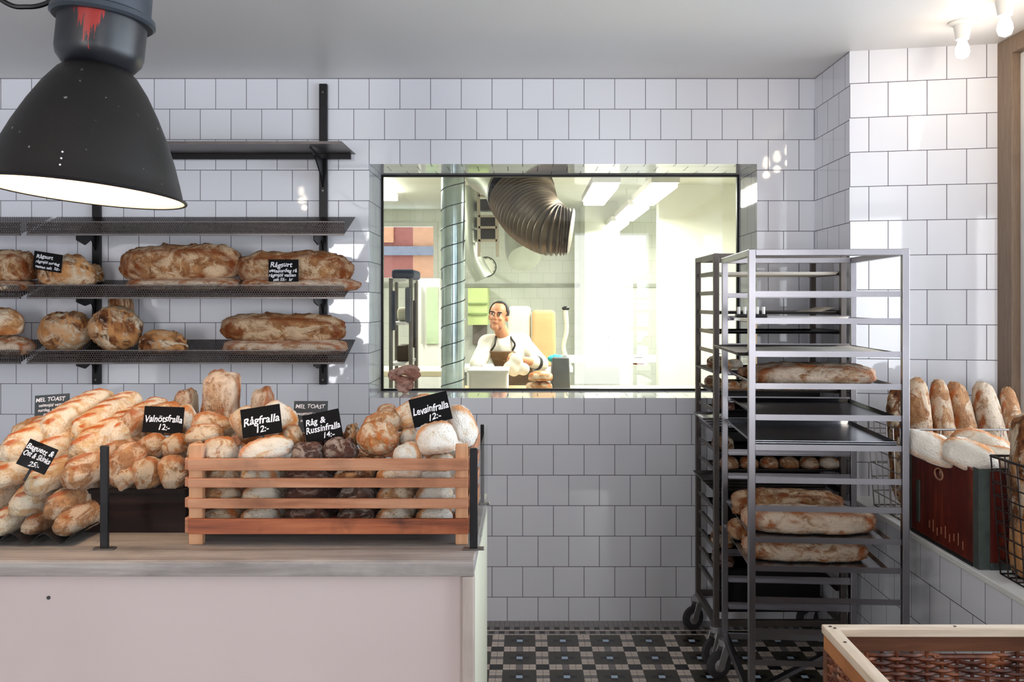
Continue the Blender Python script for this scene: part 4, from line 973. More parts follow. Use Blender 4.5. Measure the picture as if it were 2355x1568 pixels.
# ---------------------------------------------------------------- chalk signs
def text_mesh(txt, size):
    cu = bpy.data.curves.new('t', 'FONT'); cu.body = txt; cu.size = size; cu.shear = .18; cu.align_x = 'CENTER'; cu.extrude = .0004; cu.offset = size * .016; cu.resolution_u = 3
    ob = bpy.data.objects.new('t', cu); me = bpy.data.meshes.new_from_object(ob)
    bpy.data.objects.remove(ob); bpy.data.curves.remove(cu)
    s = random.uniform(0, 50)
    for v in me.vertices:
        v.co.y += size * .16 * noise.noise(Vector((v.co.x / size * 1.1 + s, 0, 0))); v.co.x += size * .07 * noise.noise(Vector((v.co.x / size * 2, v.co.y / size * 2, s)))
    return me
def sign(name, px, py, w, h, Y, roll, lines, label, board='chalk', lean=10, peg=None, cat='price sign', yaw=0, ink='ink'):
    c = at(px, py, Y); W_, H_ = w * Y / FPX, h * Y / FPX
    t = thing(name, c, label, cat, 'chalk price signs and cards'); t.rotation_euler = Euler((R(-lean), R(roll), R(yaw)), 'XYZ')
    MB().box((-W_ / 2, -.0015, -H_ / 2), (W_ / 2, .0015, H_ / 2)).build('board', M_[board], t, bevel=.0008)
    for (txt, fy, fs, fx) in lines:
        me = text_mesh(txt, fs * H_)
        xs_ = [v.co.x for v in me.vertices]; wd = max(xs_) - min(xs_) if xs_ else 1
        k = min(1, W_ * .93 / wd)
        for v in me.vertices:
            x, y, z = v.co; v.co = (x * k + fx * W_, -.0018 - (z + .0004) * .5, (y - fs * H_ * .35) + fy * H_)
        me.materials.append(M_[ink]); o = bpy.data.objects.new('lettering', me); C.objects.link(o); o.parent = t
    if peg: MB().box((-.003, .002, -H_ / 2 - peg), (.003, .005, 0)).build('peg', M_['black'], t)
    return t
sign('price_sign', 376, 965, 92, 60, 2.43, 2, [('Valnötsfralla', .04, .36, 0), ('12:-', -.27, .31, .03)], 'level black price sign reading Valnötsfralla, above the dark box', peg=.05)
sign('price_sign', 601, 968, 92, 66, 2.33, -9, [('Rågfralla', .05, .38, 0), ('12:-', -.27, .31, 0)], 'black price sign reading Rågfralla, over the crate left part', peg=.05)
sign('price_sign', 742, 980, 86, 66, 2.33, -12, [('Råg &', .22, .30, -.18), ('Russinfralla', -.05, .32, 0), ('14:-', -.32, .27, .12)], 'black price sign reading Råg & Russinfralla, over the crate middle', peg=.05)
sign('price_sign', 990, 941, 90, 66, 2.34, -14, [('Levainfralla', .04, .36, 0), ('12:-', -.27, .30, .05)], 'black price sign reading Levainfralla, over the crate right part', peg=.04)
sign('price_sign', 86, 1050, 70, 62, 2.21, 22, [('Baguett &', .26, .29, -.02), ('Ost & Skinka', .0, .29, 0), ('25:-', -.3, .27, .05)], 'tilted black price sign among the baguettes at the left', lean=20, peg=.03)
sign('chalk_card', 120, 933, 80, 52, 2.62, -4, [('MEL TOAST', .30, .25, -.05), ('vetemjöl vatten', .05, .19, 0), ('surdeg, salt, olja', -.16, .19, 0), ('jäst 45:-', -.37, .19, -.05)], 'grey chalk card leaning above the baguettes, left', 'chalkgrey', peg=.06, cat='chalk card')
sign('chalk_card', 714, 958, 78, 72, 2.62, 0, [('MEL TOAST', .33, .18, -.02), ('vetemjöl vatten', .10, .14, 0), ('salt, jäst', -.12, .13, -.1)], 'grey chalk card behind the Råg & Russinfralla sign', 'chalkgrey', peg=.09, cat='chalk card')
sign('chalk_card', 652, 622, 69, 51, 4.062, 0, [('Rågsurt', .27, .32, -.08), ('vetesurdeg rå', .0, .23, -.02), ('rågmjöl vatten', -.20, .21, -.04), ('salt 55:-  kr', -.40, .19, -.02)], 'upright black chalk card in front of the long loaf, second shelf', lean=0, cat='chalk card')
sign('chalk_card', 110, 602, 66, 42, 4.055, 9, [('Rågsurt', .26, .30, -.12), ('rågmjöl surdeg', -.04, .22, 0), ('vatten salt  50:-', -.32, .22, .02)], 'tilted black chalk card in front of the round dark loaf, second shelf', lean=-6, cat='chalk card')
# ---------------------------------------------------------------- bakery racks
def caster(x, y, zt_, parent, ang, r=.055, mat=None):
    ca, sa = math.cos(ang), math.sin(ang); o = Vector((ca, sa, 0)); side = Vector((-sa, ca, 0))
    c = Vector((x, y, r)) + o * .03
    f = MB(); f.cyl((x, y, zt_ - .004), (x, y, zt_ - .028), .026, 18)
    for s in (-1, 1):
        f.bar(Vector((x, y, zt_ - .026)) + side * .019 * s, c + side * .019 * s, .004, .034, tuple(o))
    fo = f.build('caster_fork', M_['steel'], parent, bevel=.001)
    b = MB(); Mw = Matrix.Translation(c) @ Matrix.Rotation(ang, 4, 'Z') @ Matrix.Rotation(R(90), 4, 'X')
    b.lathe([(0, -.013), (r * .82, -.013), (r, -.008), (r, .008), (r * .82, .013), (0, .013)], 30, Mw)
    w = b.build('wheel', M_['rubber'], parent, smooth=True)
    h = MB().lathe([(0, -.0155), (r * .45, -.0145), (r * .5, -.0125), (r * .5, .0125), (r * .45, .0145), (0, .0155)], 24, Mw).build('hub', M_['steel'], w, smooth=True)
ST = plain('rack_steel', (136, 133, 137), .3, 1.0, .12, 4)
RW, RD, RTOP, RB = .26, .30, EYE + .1875, .175
rack = thing('bakery_rack', (1.07, 3.381, 0), 'tall steel tray rack at the front, holding big floury loaves', 'tray rack', rz=R(-4))
us = .013
def up(x, y, par, mat, z0=RB - .02, z1=RTOP, w=.024):
    return MB().box((x - w / 2, y - w / 2, z0), (x + w / 2, y + w / 2, z1)).build('upright', mat, par, bevel=.002)
for x in (-RW, RW):
    for y in (-RD, RD): up(x, y, rack, ST)
def railb(name, a, b_, w, h, par, mat): return MB().bar(a, b_, w, h).build(name, mat, par, bevel=.0015)
for y in (-RD, RD): railb('top_rail', (-RW + .0125, y, RTOP - .012), (RW - .0125, y, RTOP - .012), .024, .022, rack, ST)
for x in (-RW, RW): railb('top_rail', (x, -RD + .0125, RTOP - .012), (x, RD - .0125, RTOP - .012), .024, .022, rack, ST)
for y in (-RD, RD): railb('bottom_rail', (-RW + .0125, y, RB), (RW - .0125, y, RB), .024, .026, rack, ST)
for x in (-RW, RW): railb('bottom_rail', (x, -RD + .0125, RB), (x, RD - .0125, RB), .024, .026, rack, ST)
railb('brace', (-RW + .02, -RD + .06, RB), (RW - .12, RD - .14, RB), .022, .016, rack, ST)
LV = [EYE - (py - VY) * 3.09 / FPX for py in (676, 738, 814, 888, 960, 1029, 1105, 1170, 1242, 1308, 1380)]
LV.append(LV[-1] - .109); LV.append(LV[-1] - .11)
for z in LV:
    for s in (-1, 1):
        b = MB(); y = s * RD
        b.box((-RW + .0125, y - .001 if s < 0 else y - .001, z - .010), (RW - .0125, y + .001, z + .010))
        b.box((-RW + .0125, min(y, y - s * .030), z - .010), (RW - .0125, max(y, y - s * .030), z - .008))
        b.build('tray_runner', ST, rack)
for (x, y, a) in ((-RW, -RD, -2.6), (RW, -RD, -.5), (-RW, RD, 3.6), (RW, RD, .6)): caster(x, y, RB - .015, rack, a)

RA = R(-4)
def rloc(x, y, z): return Vector((1.07 + x * math.cos(RA) - y * math.sin(RA), 3.381 + x * math.sin(RA) + y * math.cos(RA), z))
def tray(x0, x1, y0, y1, z, label, mat, group, rl=rloc, rz=RA, lip=.012, slope=.008, th=.0015):
    cx, cy = (x0 + x1) / 2, (y0 + y1) / 2; w, d = (x1 - x0) / 2, (y1 - y0) / 2
    b = MB(); w2, d2 = w - slope, d - slope
    vs = []
    for dz in (0, -th):
        vs += [(-w, -d, lip + dz), (w, -d, lip + dz), (w, d, lip + dz), (-w, d, lip + dz), (-w2, -d2, dz), (w2, -d2, dz), (w2, d2, dz), (-w2, d2, dz)]
    fs = [(4, 5, 6, 7), (0, 1, 5, 4), (1, 2, 6, 5), (2, 3, 7, 6), (3, 0, 4, 7)]; fs += [tuple(i + 8 for i in f[::-1]) for f in fs]
    fs += [(i, i + 8, (i + 1) % 4 + 8, (i + 1) % 4) for i in range(4)]
    b.add(vs, fs); o = b.build('baking_tray', mat); o.location = rl(cx, cy, z); o.rotation_euler = (0, 0, rz)
    return tag(o, label, 'baking tray', group)
GTf = 'baking trays in the front rack'
T_ = .0085 * -1 + .0022
def paper(x0, x1, y0, y1, z, curl, label, rl=rloc, rz=RA):
    b = MB(); nx, ny = 28, 6; s0 = random.uniform(0, 50); vs = []
    for j in range(ny + 1):
        for i in range(nx + 1):
            u_, v_ = i / nx, j / ny
            x = x0 + (x1 - x0) * u_; y = y0 + (y1 - y0) * v_
            zq = .003 + .005 * abs(noise.noise(Vector((x * 7 + s0, y * 5, 0)))) + curl * max(0, (u_ - .75) * 4) ** 2
            vs.append((x - (x0 + x1) / 2, y - (y0 + y1) / 2, zq))
    vs += [(x, y, zq - .0008) for x, y, zq in vs]; n = (nx + 1) * (ny + 1); fs = []
    for j in range(ny):
        for i in range(nx):
            a = j * (nx + 1) + i; q4 = (a, a + 1, a + nx + 2, a + nx + 1); fs.append(q4); fs.append(tuple(k + n for k in q4[::-1]))
    b.add(vs, fs); o = b.build('baking_paper', M_['paper'], smooth=True); o.location = rl((x0 + x1) / 2, (y0 + y1) / 2, z); o.rotation_euler = (0, 0, rz)
    return tag(o, label, 'baking paper', 'baking papers on the racks')
tx, ty = .238, .285
tray(-tx, tx, -ty, ty, LV[1] + T_, 'tray with white baking paper, topmost in the front rack', M_['alu'], GTf)
paper(-tx + .01, tx - .01, -ty + .012, ty - .012, LV[1] + T_, 0, 'white baking paper on the topmost tray of the front rack')
tray(-tx - .07, tx + .01, -ty, ty, LV[2] + T_, 'tray sticking out to the left, below the top paper-lined one', M_['steel_dark'], GTf)
paper(-tx - .07, tx, -ty + .012, ty - .012, LV[2] + T_ , .006, 'rumpled baking paper on the tray sticking out to the left')
tray(-tx, tx, -ty, ty, LV[3] + T_, 'tray carrying the uppermost big loaf of the front rack', M_['alu'], GTf)
tray(-tx, tx, -ty, ty, LV[4] + T_, 'empty black baking tray in the middle of the front rack', M_['blacktray'], GTf)
for k in range(3): tray(-tx - .01 * k, tx, -ty, ty, LV[5] + T_ + .007 * k, ('lowest', 'middle', 'topmost')[k] + ' of the three nested shiny empty trays', M_['alu'], GTf, lip=.014)
tray(-tx - .02, tx - .02, -ty, ty, LV[8] + T_, 'tray under the pair of floury loaves at knee height', M_['alu'], GTf)
tray(-tx - .03, tx - .03, -ty, ty, LV[9] + T_, 'lowest loaf tray of the front rack', M_['alu'], GTf)
GL = 'big loaves in the front rack'
def rl_bread(lv, xa_, xb_, y, h, d, mat, label, tilt=0):
    z = LV[lv] + T_ + .001
    return bread('long', mat, rloc((xa_ + xb_) / 2, y, z + h / 2), (xb_ - xa_, d, h), (0, tilt, -4), label, 'loaf', GL, 'loaf')
rl_bread(3, -.235, .205, -.14, .082, .19, 'floury', 'long floury loaf, highest of the front rack')
rl_bread(3, -.235, .06, .09, .055, .17, 'rustic', 'shorter loaf behind the highest floury loaf')
rl_bread(8, -.255, .205, -.13, .098, .20, 'floury', 'plump floury loaf with orange cracks at knee height, front of its tray')
rl_bread(8, -.26, .16, .10, .105, .18, 'rustic', 'browner loaf behind the plump floury one')
rl_bread(9, -.255, .175, -.13, .088, .20, 'floury', 'lowest floury loaf with an orange blotch in the front rack')
rl_bread(9, -.27, .15, .10, .10, .18, 'rustic', 'browner loaf behind the lowest floury one, poking out to the left')
# bristle brush lying on the upper tray, left end
br = thing('bristle_brush', rloc(-tx + .04, .05, LV[1] + T_ + .012), 'small brush with white bristle tufts at the left end of the topmost paper-lined tray', 'brush')
MB().box((-.06, -.015, 0), (.06, .015, .014)).build('brush_back', M_['black'], br, bevel=.003)
for k in range(5): MB().cyl((-.048 + .024 * k, 0, .0142), (-.048 + .024 * k, 0, .042), .0062, 10).build('bristle_tuft', M_['white'], br)

# rear rack against the wall
BX0, BX1, BY0, BY1, BT = .828, 1.375, 3.85, 4.25, 1.765
DK = plain('old_rack_steel', (96, 88, 84), .42, .7, .2, 5)
rb = thing('bakery_rack', ((BX0 + BX1) / 2, (BY0 + BY1) / 2, 0), 'darker tray rack standing behind, against the tiled wall', 'tray rack'); o = rb.location
hw, hd = (BX1 - BX0) / 2, (BY1 - BY0) / 2
for x in (-hw, hw):
    for y in (-hd, hd): up(x, y, rb, DK, .155, BT, .024)
for y in (-hd, hd):
    railb('top_rail', (-hw + .0125, y, BT - .012), (hw - .0125, y, BT - .012), .024, .022, rb, DK)
    railb('bottom_rail', (-hw + .0125, y, .17), (hw - .0125, y, .17), .024, .026, rb, DK)
for x in (-hw, hw):
    railb('top_rail', (x, -hd + .0125, BT - .012), (x, hd - .0125, BT - .012), .024, .022, rb, DK)
    railb('bottom_rail', (x, -hd + .0125, .17), (x, hd - .0125, .17), .024, .026, rb, DK)
BL = [1.680 - .0855 * k for k in range(17)]
for z in BL:
    for s in (-1, 1):
        x = s * hw; b = MB(); b.box((x - .001, -hd + .0125, z - .009), (x + .001, hd - .0125, z + .009))
        b.box((min(x, x - s * .025), -hd + .0125, z - .009), (max(x, x - s * .025), hd - .0125, z - .007)); b.build('tray_runner', DK, rb)
for (x, y, a) in ((-hw, -hd, -2.5), (hw, -hd, -.4), (-hw, hd, 3.6), (hw, hd, 3.4)): caster(x, y, .16, rb, a)
MB().box((-hw + .07, .05, .13), (hw - .014, .056, 1.20)).build('dark_fill_sheet', M_['black'], rb)  # added black sheet, keeps the lower inside of the rack dark
def bloc(x, y, z): return Vector((rb.location.x + x, rb.location.y + y, z))
GTb = 'baking trays in the rear rack'
bt_ = {0: ('thin wooden-edged sheet at the very top of the rear rack', M_['paper']), 2: ('tray with upcurled paper in the upper part of the rear rack', M_['steel_dark']), 3: ('dark tray third from the top of the rear rack', M_['blacktray']),
       5: ('tray under the small loaf ends at the rear rack left edge', M_['steel_dark']), 6: ('tray with the row of pale loaf ends in the rear rack', M_['steel_dark']),
       7: ('dark tray just beneath the row of pale loaf ends', M_['blacktray']), 8: ('dark tray behind the nested shiny trays', M_['blacktray']), 10: ('tray with the row of small rolls low in the rear rack', M_['steel_dark']),
       9: ('dark tray above the row of small rolls', M_['blacktray']), 12: ('dark empty tray behind the knee-high loaves', M_['blacktray']), 14: ('dark tray low in the rear rack, with dark loaves at its left end', M_['blacktray']), 15: ('lowest dark tray of the rear rack', M_['blacktray'])}
for k, (lb_, mt) in bt_.items(): tray(-hw + .014 - (.03 if k in (5, 6) else 0), hw - .014, -hd + .014 if k not in (10, 6, 5) else -hd + .014, .045 if k > 5 else hd - .015, BL[k] - .0048, lb_, mt, GTb, bloc, 0, lip=.01)
paper(-hw + .04, hw - .02, -hd + .03, .1, BL[2] - .003, .022, 'curled white baking paper high in the rear rack', bloc, 0)
for k in range(4): tray(-hw - .02 - .012 * k, hw - .05, -hd + .02, .03, BL[8] + .015 + .011 * k, '%s sheet in the light tray pile sticking out left of the rear rack' % ('lowest', 'second from below', 'third from below', 'topmost')[k], M_['steel'], GTb, bloc, 0, lip=.009)
for k in range(4): tray(-hw - .015 - .014 * k, hw - .06, -hd + .02, .03, BL[11] - .004 + .013 * k, '%s sheet in the low tray pile sticking out left of the rear rack' % ('lowest', 'second from below', 'third from below', 'topmost')[k], M_['steel_dark'], GTb, bloc, 0, lip=.011)
GE = 'small loaves in the rear rack'
for k in range(6):
    x = -hw + .075 + k * .088
    bread('roll', 'golden', bloc(x, -hd + .085, BL[6] - .002 + .024), (.075, .12, .045), (0, 0, 90), '%s pale loaf end in the upper row of the rear rack, counted from the left' % ('first', 'second', 'third', 'fourth', 'fifth', 'sixth')[k], 'bread roll', GE)
    bread('roll', 'bagbrown' if k < 5 else 'pale', bloc(x, -hd + .085, BL[10] - .002 + .026), (.078, .11, .05), (0, 0, 10), '%s small roll in the lower row of the rear rack, counted from the left' % ('first', 'second', 'third', 'fourth', 'fifth', 'sixth')[k], 'bread roll', GE)
for lv, mt, h, lb_ in ((5, 'brown', .058, 'dark-crusted loaf at the rear rack left edge, upper one'), (7, 'rye', .055, 'reddish loaf at the rear rack left edge'),
                       (9, 'brown', .06, 'brown loaf at the rear rack left edge above the low tray pile'), (14, 'brown', .07, 'dark loaf at the left edge near the bottom of the rear rack'), (15, 'dark', .06, 'lowest dark loaf at the left edge of the rear rack')):
    bread('roll', mt, bloc(-hw + .05, 0 if lv < 7 else -.09, BL[lv] - .002 + h / 2), (.26 if lv < 7 else .18, .10, h * 1.1), (0, 0, 90), lb_, 'loaf', GE, 'loaf')
bread('roll', 'brown', bloc(-hw + .045, .06, BL[6] + .024), (.18, .08, .05), (0, 0, 90), 'dark-crusted loaf at the rear rack left edge, lower one', 'loaf', GE, 'loaf')
bread('roll', 'pale', bloc(-hw + .12, .0, BL[5] + .022), (.09, .07, .045), (0, 0, 0), 'small pale roll beside the dark-crusted loaf in the rear rack', 'bread roll', GE)

# ---------------------------------------------------------------- window ledge: wire baskets, red crate
def wire_basket(name, x0, x1, y0, y1, z0, z1, nx, ny, nz, label, mat, r=.0022):
    t = thing(name, ((x0 + x1) / 2, (y0 + y1) / 2, z0), label, 'wire basket'); o = t.location; k = .02
    def C4(z):
        f = 1 - (z1 - z) / (z1 - z0); s = k * (1 - f)
        return [(x0 + s, y0 + s, z), (x1 - s, y0 + s, z), (x1 - s, y1 - s, z), (x0 + s, y1 - s, z)]
    MB().tube([Vector(p) for p in C4(z1)], r * 1.9, 8, closed=True).build('rim', mat, t, origin=o, smooth=True)
    def side(nm, ia, ib, n):
        b = MB(); A1, B1 = Vector(C4(z1)[ia]), Vector(C4(z1)[ib]); A0, B0 = Vector(C4(z0 + r)[ia]), Vector(C4(z0 + r)[ib])
        for i in range(n + 1): b.tube([A1.lerp(B1, i / n), A0.lerp(B0, i / n)], r, 6)
        for j in range(nz):
            f = j / nz; b.tube([A0.lerp(A1, f), B0.lerp(B1, f)], r, 6)
        b.build(nm, mat, t, origin=o)
    side('front_grid', 0, 1, nx); side('back_grid', 3, 2, nx); side('end_grid', 0, 3, ny); side('end_grid', 1, 2, ny)
    b = MB(); q4 = [Vector(p) for p in C4(z0 + r)]
    for i in range(nx + 1): b.tube([q4[0].lerp(q4[1], i / nx), q4[3].lerp(q4[2], i / nx)], r, 6)
    for i in range(ny + 1): b.tube([q4[0].lerp(q4[3], i / ny), q4[1].lerp(q4[2], i / ny)], r, 6)
    b.build('base_grid', mat, t, origin=o); return t
wire_basket('wire_basket', 1.432, 1.975, 3.40, 3.72, ZS, zz(988, 3.40), 7, 5, 6, 'silvery wire basket of upright baguettes by the tiled pier', M_['wire'])
GU = 'baguettes standing in the wire basket'
def lean_bread(px0, py0, px1, py1, Y0, Y1, wpx, mat, label, kind='baguette', grp=GU, cat='baguette', zmin=None, flatk=.9):
    a = at(px0, py0, Y0); b_ = at(px1, py1, Y1)
    if zmin is not None and b_.z < zmin: b_ = a.lerp(b_, (a.z - zmin) / (a.z - b_.z))
    d = (b_ - a); L = d.length; w = wpx * Y0 / FPX
    o = bread(kind, mat, (a + b_) / 2, (L, w, w * flatk), (0, 0, 0), label, cat, grp, cat if cat != 'loaf' else 'loaf')
    q = d.to_track_quat('X', 'Y'); o.rotation_euler = q.to_euler(); return o
zm = ZS + .012
lean_bread(2058, 888, 2074, 1160, 3.62, 3.50, 50, 'brown', 'dark-crusted baguette at the left end of the silvery basket, seen through the rack', zmin=zm)
lean_bread(2100, 868, 2122, 1160, 3.60, 3.50, 62, 'bagbrown', 'broad golden baguette just right of the rack upright', zmin=zm)
lean_bread(2152, 872, 2186, 1160, 3.60, 3.50, 50, 'bagbrown', 'slim baguette with a brown knob at its top, second from the rack upright', zmin=zm)
lean_bread(2190, 878, 2252, 1160, 3.60, 3.50, 58, 'bagbrown', 'baguette leaning left in the middle of the silvery basket', zmin=zm)
lean_bread(2252, 878, 2312, 1160, 3.60, 3.50, 62, 'floury', 'floury-topped baguette right of the middle in the silvery basket', zmin=zm)
lean_bread(2310, 890, 2356, 1160, 3.60, 3.50, 46, 'bagbrown', 'rightmost baguette in the silvery basket', zmin=zm)

red = wood_mat('red_painted_wood', (62, 14, 10), (92, 24, 14), (134, 58, 26), 2, .5, 1.2, .6)
redi = wood_mat('crate_inside_wood', (90, 50, 34), (120, 70, 46), (150, 96, 66), 2, .6, .8, .3)
mt_ = plain('crate_iron', (84, 92, 88), .45, .6, .25, 14)
RX0, RX1, RY0, RY1 = 1.428, 1.80, 2.80, 3.32; RZ1 = 1.028
rc_ = thing('red_crate', ((RX0 + RX1) / 2, (RY0 + RY1) / 2, ZS), 'worn red wooden crate with iron corners and hand hole, on the window ledge', 'crate'); o = rc_.location
b = MB()   # side board with an oval hand hole
cyh, czh, rh, rw_ = 3.07, RZ1 - .066, .019, .030
n = 24; inner = [(cyh + rw_ * math.cos(2 * math.pi * k / n), czh + rh * math.sin(2 * math.pi * k / n)) for k in range(n)]
ya, yb_, za, zb_ = RY0 + .0005, RY1 - .0005, ZS + .014, RZ1
outer = []
for y, z in inner:
    dy, dz = y - cyh, z - czh
    ty_ = ((yb_ - cyh) / dy if dy > 1e-9 else (ya - cyh) / dy if dy < -1e-9 else 1e9); tz_ = ((zb_ - czh) / dz if dz > 1e-9 else (za - czh) / dz if dz < -1e-9 else 1e9)
    t_ = min(ty_, tz_); outer.append((cyh + dy * t_, czh + dz * t_))
vs = [(x, y, z) for x in (RX0, RX0 + .014) for ring in (inner, outer) for (y, z) in ring]; fs = []
for k in range(n):
    j = (k + 1) % n
    fs += [(k, j, n + j, n + k), (2 * n + k, 3 * n + k, 3 * n + j, 2 * n + j), (k, 2 * n + k, 2 * n + j, j), (n + k, n + j, 3 * n + j, 3 * n + k)]
b.add(vs, fs)
for (y, z) in ((ya, za), (yb_, za), (ya, zb_), (yb_, zb_)):   # fill the four corners left by the radial split
    near = sorted(range(n), key=lambda k: (outer[k][0] - y) ** 2 + (outer[k][1] - z) ** 2)[:2]
    P2 = [outer[near[0]], outer[near[1]], (y, z)]
    b.add([(x, p[0], p[1]) for x in (RX0, RX0 + .014) for p in P2], [(0, 1, 2), (5, 4, 3), (0, 3, 4, 1), (1, 4, 5, 2), (2, 5, 3, 0)])
b.build('side_board', red, rc_, origin=o)
MB().tube([(RX0 - .001, y, z) for y, z in inner], .003, 6, closed=True).build('hand_hole_rim', plain('bare_wood_rim', (176, 130, 96), .6), rc_, origin=o)
MB().box((RX1 - .014, RY0, ZS + .014), (RX1, RY1, RZ1)).build('side_board', red, rc_, origin=o, bevel=.001)
MB().box((RX0 + .0145, RY0, ZS + .014), (RX1 - .0145, RY0 + .012, RZ1)).build('end_board', red, rc_, origin=o, bevel=.001)
MB().box((RX0 + .0145, RY1 - .012, ZS + .014), (RX1 - .0145, RY1, RZ1)).build('end_board', redi, rc_, origin=o)
MB().box((RX0, RY0, ZS + .004), (RX1, RY1, ZS + .0138)).build('base_board', redi, rc_, origin=o)
def ironL(x, y, sx, sy, z0=ZS + .002, z1=RZ1 + .002):
    b = MB(); b.box((min(x, x + sx * .034), min(y, y - sy * .0018), z0), (max(x, x + sx * .034), max(y, y - sy * .0018), z1))
    b.box((min(x, x - sx * .0018), min(y, y + sy * .034), z0), (max(x, x - sx * .0018), max(y, y + sy * .034), z1))
    for k in range(7):
        zk = z0 + .02 + k * (z1 - z0 - .04) / 6
        b.cyl((x + sx * .018, y - sy * .0018, zk), (x + sx * .018, y - sy * .0035, zk), .004, 8); b.cyl((x - sx * .0018, y + sy * .018, zk), (x - sx * .0035, y + sy * .018, zk), .004, 8)
    return b.build('iron_corner', mt_, rc_, origin=o)
ironL(RX0 - .0003, RY0 - .0003, 1, 1); ironL(RX1 + .0003, RY0 - .0003, -1, 1); ironL(RX0 - .0003, RY1 + .0003, 1, -1)
MB().box((RX0 + .034, RY0 - .004, ZS), (RX1 - .034, RY0 - .0003, ZS + .022)).build('iron_band', mt_, rc_, origin=o)
MB().box((RX0 - .004, RY0 + .036, ZS), (RX0 - .0003, RY1 - .036, ZS + .012)).build('iron_band', M_['black'], rc_, origin=o)
MB().box((RX0 - .006, 3.215, ZS + .05), (RX0 - .0003, 3.235, ZS + .20)).build('iron_strap', mt_, rc_, origin=o)
MB().box((RX0 + .034, RY0 - .003, RZ1 - .006), (RX1 - .034, RY0 - .0003, RZ1 + .002)).build('iron_edge', mt_, rc_, origin=o)
b = MB()
for k in range(9):
    yk = 2.90 + .03 * k; b.box((RX0 - .0006, yk, ZS + .035 + .006 * (k % 3)), (RX0 - .0002, yk + .006, ZS + .062 + .01 * ((k * 5) % 3)))
b.build('worn_lettering', plain('faded_paint', (176, 120, 92), .7), rc_, origin=o)
MB().box((RX0 + .0145, RY0 + .0125, ZS + .17), (RX1 - .0145, RY1 - .0125, ZS + .18)).build('inner_shelf', redi, rc_, origin=o)
GC = 'white loaves in the red crate'
def crate_loaf(px0, px1, py0, py1, Y, L, ang, tilt, mat, label):
    c = at((px0 + px1) / 2, (py0 + py1) / 2 - 4, Y); h = (py1 - py0) * Y / FPX
    o = bread('roll', mat, c, (L, .11, h * .98), (0, 0, 0), label, 'loaf', GC, 'loaf'); o.rotation_euler = Euler((0, R(tilt), R(ang)), 'XYZ')
crate_loaf(2097, 2184, 996, 1062, 3.05, .20, -60, 14, 'white', 'white oval loaf nearest the hand hole of the red crate')
crate_loaf(2186, 2276, 1014, 1082, 2.92, .20, -60, 14, 'white', 'white oval loaf at the front corner of the red crate')
crate_loaf(2180, 2240, 1004, 1060, 3.13, .18, -60, 10, 'white', 'white loaf between and behind the two front ovals of the red crate')
crate_loaf(2222, 2304, 996, 1058, 3.02, .22, -55, 16, 'pale', 'pinkish pale loaf at the back right of the red crate')
crate_loaf(2270, 2340, 1030, 1080, 2.93, .20, -60, 5, 'pale', 'pale loaf beside the wire basket side of the red crate')
for k, (x, y, z) in enumerate(((1.53, 2.9, .935), (1.53, 3.05, .935), (1.53, 3.2, .93), (1.67, 2.92, .935), (1.67, 3.1, .935), (1.70, 3.22, .93))):
    bread('tile', 'white', (x, y, z), (.15, .10, .075), (0, 0, 90), 'white loaf buried inside the red crate', 'loaf', GC, 'loaf')

wire_basket('dark_wire_basket', 1.452, 1.80, 2.38, 2.775, ZS, 1.075, 8, 8, 9, 'dark rusty wire basket at the right picture edge, holding big dark loaves', M_['wire_dark'], .0024)
GD = 'dark loaves in the rusty wire basket'
for k, (x, y, w, top) in enumerate(((1.525, 2.70, .10, zz(952, 2.7)), (1.65, 2.70, .10, zz(958, 2.7)), (1.535, 2.54, .10, zz(1010, 2.53)), (1.68, 2.53, .10, 1.2))):
    h = top - ZS - .012
    o = bread('square', 'brown', (x, y, ZS + .012 + h / 2), (h, w, w), (0, 0, 0), ('tall dark loaf standing at the back left of the rusty wire basket', 'tall dark loaf standing at the back right of the rusty wire basket', 'shorter dark loaf in the front left of the rusty wire basket', 'dark loaf in the front right of the rusty wire basket')[k], 'loaf', GD, 'loaf')
    o.rotation_euler = (0, R(-90), R(3 * k))

# ---------------------------------------------------------------- wicker basket in the foreground
wk_d = NT('wicker'); v = wk_d.coord(); f = wk_d.noise(v, 26, 4); wk_d.set(wk_d.ramp(f, [(.28, lin((48, 20, 12))), (.5, lin((104, 52, 30))), (.72, lin((170, 104, 66)))]), .5)
rimw = wood_mat('basket_rim_wood', (182, 160, 138), (208, 188, 166), (224, 208, 190), 0, .6, 1, .15)
rimwy = wood_mat('basket_rim_wood_y', (182, 160, 138), (208, 188, 166), (224, 208, 190), 1, .6, 1, .15)
dkb = wood_mat('basket_band_wood', (70, 40, 26), (98, 58, 36), (122, 78, 50), 0, .6, 1, .3)
dkby = wood_mat('basket_side_wood', (130, 78, 40), (158, 98, 54), (182, 122, 74), 1, .6, 1, .3)
QX0, QX1, QY0, QY1, QZ = .683, 1.33, 1.36, 2.05, .812
wb = thing('wicker_basket', ((QX0 + QX1) / 2, (QY0 + QY1) / 2, 0), 'tall wicker basket with pale wooden rim in the right foreground', 'basket'); o = wb.location
rt = .019
MB().box((QX0, QY1 - .030, QZ - rt), (QX1, QY1, QZ)).build('rim_board', rimw, wb, origin=o, bevel=.002)
MB().box((QX0, QY0, QZ - rt), (QX1, QY0 + .030, QZ)).build('rim_board', rimw, wb, origin=o, bevel=.002)
MB().box((QX0, QY0 + .0302, QZ - rt), (QX0 + .030, QY1 - .0302, QZ)).build('rim_board', rimwy, wb, origin=o, bevel=.002)
MB().box((QX1 - .030, QY0 + .0302, QZ - rt), (QX1, QY1 - .0302, QZ)).build('rim_board', rimwy, wb, origin=o, bevel=.002)
b = MB()
